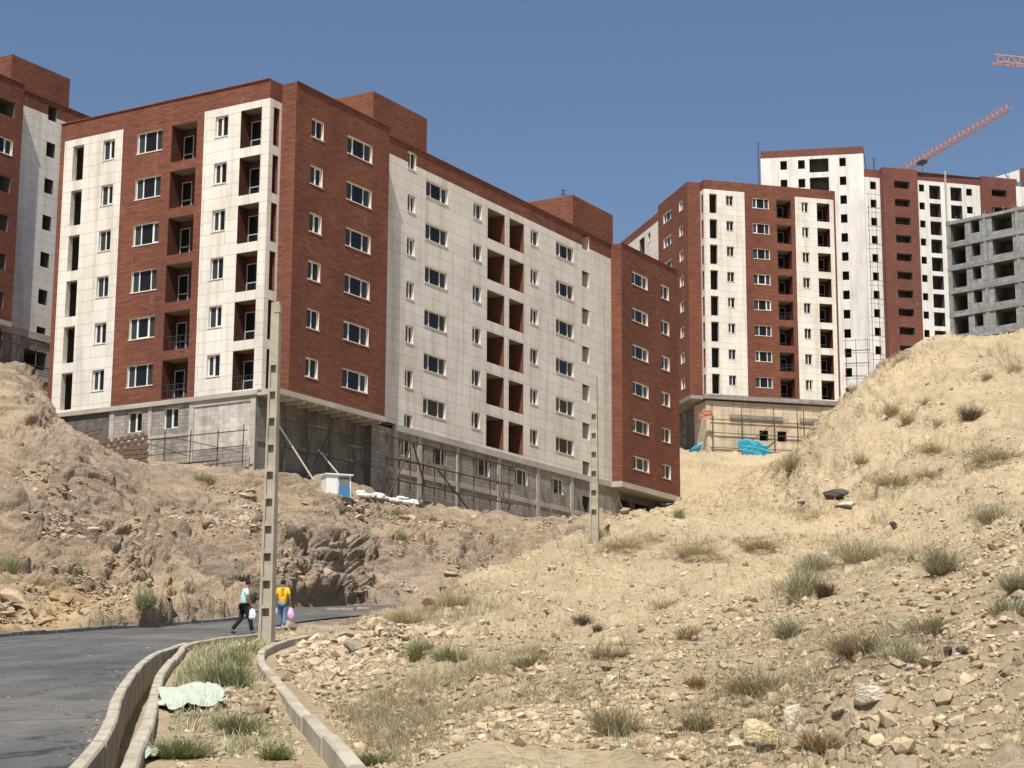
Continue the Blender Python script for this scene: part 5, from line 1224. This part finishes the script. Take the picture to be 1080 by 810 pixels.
SH = [(941, 435, 20, 15, 'b', 'brown round shrub high on the right hill, upper of a touching pair'), (958, 447, 20, 16, 'b', 'brown round shrub high on the right hill, lower of a touching pair'),
 (975, 425, 16, 11, 'b', 'small brown shrub just right of the brown pair high on the hill'), (983, 477, 26, 14, 'b', 'brown shrub on the hill below the brown pair'), (1024, 443, 24, 20, 'k', 'dark twiggy bush near the right end of the hill'),
 (1040, 401, 14, 12, 'b', 'small brown tuft just below the hill crest at the right'), (1068, 392, 18, 10, 'd', 'dry tuft on the crest of the hill by the right edge'), (952, 384, 22, 14, 'd', 'dry straw tuft on the left shoulder of the hill under the towers'),
 (908, 488, 16, 12, 'b', 'brown tuft on the steep left face of the hill'), (990, 449, 14, 9, 'b', 'tiny brown tuft between the brown pair and the dark twiggy bush'), (834, 494, 24, 24, 'm', 'tall brown grass clump at the hill foot beside the beige basement'),
 (822, 492, 14, 14, 'd', 'dry clump left of the tall brown grass at the hill foot'), (900, 410, 10, 10, 'd', 'small dry tuft on the left skyline of the hill'),
 (832, 671, 32, 24, 'g', 'round grey green shrub alone in the middle of the bright slope'), (886, 674, 48, 30, 'g', 'wide grey green shrub right of the round lone one'), (918, 654, 36, 22, 'g', 'grey green shrub with dark foot above the wide one'),
 (869, 627, 20, 18, 'k', 'dark dead shrub beside a tall pale one'), (846, 633, 30, 42, 'g', 'tall pale grey green shrub in the middle of the slope'), (908, 590, 58, 30, 'g', 'broad grey green shrub on the slope below the dark stone'),
 (860, 600, 40, 22, 'g', 'pale shrub left of the broad one on the slope'), (802, 580, 46, 14, 'b', 'low wide brown shrub on the ridge left of the pale one'), (992, 606, 36, 32, 'g', 'grey green shrub at the right, above a small brown one'),
 (994, 627, 18, 10, 'b', 'small brown shrub under a grey green one at the right'), (982, 670, 50, 26, 'g', 'broad grey green shrub above the right clod mound'), (1068, 652, 40, 28, 'g', 'grey green shrub cut by the right edge, lower one'),
 (1074, 622, 32, 24, 'g', 'grey green shrub cut by the right edge, upper one'), (725, 672, 20, 18, 'b', 'small brown twiggy shrub in the centre right of the bare slope'), (735, 721, 26, 12, 'b', 'low reddish brown tuft below the twiggy shrub'),
 (950, 697, 34, 18, 'g', 'low pale green shrub left of the dark pointed rock'), (960, 590, 7, 11, 'k', 'tiny dark stalk between two grey green shrubs'), (1045, 549, 34, 24, 'g', 'grey green shrub alone on the bright upper right slope'),
 (614, 657, 23, 15, 'k', 'dark brown low bush in the middle of the bare slope'), (629, 666, 13, 10, 'k', 'smaller dark bush right below the dark brown one'), (441, 692, 30, 24, 'v', 'bright green shrub at the edge of the rubble, left of two'),
 (475, 700, 38, 20, 'v', 'bright green shrub spreading low, right of two'), (586, 675, 7, 12, 'k', 'single dark weed standing on the bare slope'), (669, 729, 14, 9, 'm', 'small grey tuft on the lower bare slope'),
 (510, 718, 26, 16, 'g', 'grey shrub over the grey rock in dry grass'), (648, 772, 50, 34, 'm', 'purplish grey dry bush at the lower middle'), (12, 602, 18, 24, 'v', 'green bush at the left edge on the orange bank'),
 (154, 639, 20, 24, 'v', 'dark green bush at the foot of the bank, behind the road'), (150, 648, 26, 14, 'm', 'low olive weeds under the dark green bush'), (68, 574, 14, 8, 'm', 'small olive tuft on the rock bank above the orange soil'),
 (212, 505, 28, 11, 'v', 'green weeds at the foot of the basement left of the tall pole'), (419, 541, 22, 9, 'v', 'low green weed on the bank below the white sacks'), (423, 568, 12, 15, 'v', 'upright green weed in the middle of the rock bank'),
 (445, 533, 13, 8, 'k', 'dark green weed at the right end of the white sacks'), (718, 545, 14, 14, 'v', 'green weed at the corner of the red end bay'), (660, 577, 60, 12, 'd', 'wide strip of dry grass along the ridge right of the distant pole'),
 (735, 583, 56, 14, 'd', 'dry grass clump on the ridge below the red end bay'), (690, 571, 40, 10, 'd', 'thin dry grass on the ridge under the end bay overhang'), (478, 636, 44, 20, 'd', 'dry straw clump above the end of the road'),
 (430, 655, 40, 22, 'd', 'tall dry grass at the top of the rubble heap'), (943, 514, 50, 14, 'm', 'olive grass strip in the hollow right of the black rock'), (977, 506, 34, 12, 'm', 'olive grass at the right end of the hollow strip'),
 (860, 545, 44, 10, 'd', 'dry grass below the black rock'), (1050, 484, 62, 16, 'g', 'long low grey green shrub on the right hillside below the dark bush'), (756, 590, 30, 10, 'd', 'dry tuft right of the ridge grass'),
 (632, 566, 22, 12, 'd', 'dry grass tuft at the foot of the distant pole'), (905, 690, 60, 26, 'm', 'sparse olive shrub between the wide grey green one and the rock slope'), (800, 735, 60, 30, 'm', 'sparse grey weeds above the yellowish boulder'),
 (735, 765, 34, 20, 'm', 'dark grey weed clump left of the yellowish boulder'), (862, 790, 34, 22, 'b', 'brown bush at the lower edge right of the boulders'), (1075, 790, 30, 22, 'g', 'pale green weed in the lower right corner'),
 (395, 806, 40, 16, 'v', 'bright green weed at the lower end of the curved kerb'), (208, 716, 26, 18, 'v', 'green weed above the pale plastic sheet, left'), (240, 722, 52, 34, 'v', 'large green weed clump beside the pale plastic sheet'),
 (262, 688, 34, 14, 'v', 'green weeds around the foot of the tall pole'), (245, 700, 40, 18, 'v', 'green weed clump between the pole foot and the plastic sheet'), (250, 772, 50, 24, 'v', 'green weed clump on the soil strip near the lower edge, right'),
 (190, 798, 60, 26, 'v', 'green weed clump on the soil strip near the lower edge, left'), (290, 800, 36, 18, 'v', 'sparse green weed near the lower end of the curved kerb, strip side'),
 (640, 690, 44, 14, 'm', 'low olive tuft in the centre of the bare slope'), (560, 700, 50, 16, 'm', 'low grey tuft left of the slope centre'), (700, 640, 36, 10, 'd', 'thin dry tuft high on the central slope')]
for s_ in SH: shrub(*s_)
# grass nobody could count
gx = fbm(np.c_[TX.ravel()*.9, TY.ravel()*.35, TX.ravel()*0], 3, 123).reshape(X.shape)
def dens(cx, cy, rx, ry): return np.exp(-((PXC-cx)/rx)**2-((SY-cy)/ry)**2)
ginv = (vis & (RHO > 1.4))*clear
shd = np.zeros_like(SX)
for s_ in SH:
    if s_[4] in 'gmdb': shd += np.exp(-((PXC-s_[0])/(s_[2]*.9))**2-((SY-s_[1]+s_[3]*.2)/(s_[3]*.55))**2)
dg = shd*1.+dens(430, 775, 95, 38)*1.6+dens(620, 775, 130, 30)*1.5+dens(780, 745, 100, 35)*.9+dens(560, 730, 110, 22)*.8+dens(840, 700, 70, 30)*.3+dens(480, 645, 60, 14)*.5+dens(760, 805, 160, 14)*.9+dens(900, 520, 60, 10)*.3+dens(700, 575, 80, 8)*.4+dens(1000, 640, 90, 40)*.12+.018
w_ = (dg*(gx*.9+.42).clip(0, 1.5)*ginv*(X > xat(K3s, Y)+.3)*(brown < .5)).ravel(); i_ = rng.choice(len(w_), 90000, p=w_/w_.sum())
B_ = P3.reshape(-1, 3)[i_]+rng.normal(0, .03, (len(i_), 3))*[1, 1, 0]; H = rng.uniform(.06, .27, len(i_))*np.clip(B_[:, 1]/30, .7, 1.3); k_ = rng.random((len(i_), 1))
V, Fc, cc = blades(B_, H, rng.normal(0, .11, (len(i_), 3))*[1, 1, 0], np.clip(B_[:, 1]*.00024, .004, .025), np.where(k_ < .4, DRY*.72, np.where(k_ < .8, GREY*.62, BROWN*.95)))
tag(npmesh('dry_grass', V, Fc, [M['blade']], False, cc), 'thin dry grass over the lower slopes', None, None, 'stuff')
ds = dens(225, 712, 50, 16)+dens(210, 785, 70, 22)+dens(255, 690, 40, 10)+dens(300, 800, 40, 14)*.6
w_ = (ds*(gx*.9+.35).clip(0, 1.5)*strip_w*vis).ravel(); i_ = rng.choice(len(w_), 6000, p=w_/w_.sum())
B_ = P3.reshape(-1, 3)[i_]; H = rng.uniform(.05, .24, len(i_)); k_ = rng.random((len(i_), 1))
V, Fc, cc = blades(B_, H, rng.normal(0, .09, (len(i_), 3))*[1, 1, 0], np.clip(B_[:, 1]*.0004, .006, .03), np.where(k_ < .6, GREEN*1.3, np.where(k_ < .8, GREY, DRY)))
tag(npmesh('green_grass', V, Fc, [M['blade']], False, cc), 'short green grass on the soil strip between the kerbs', None, None, 'stuff')
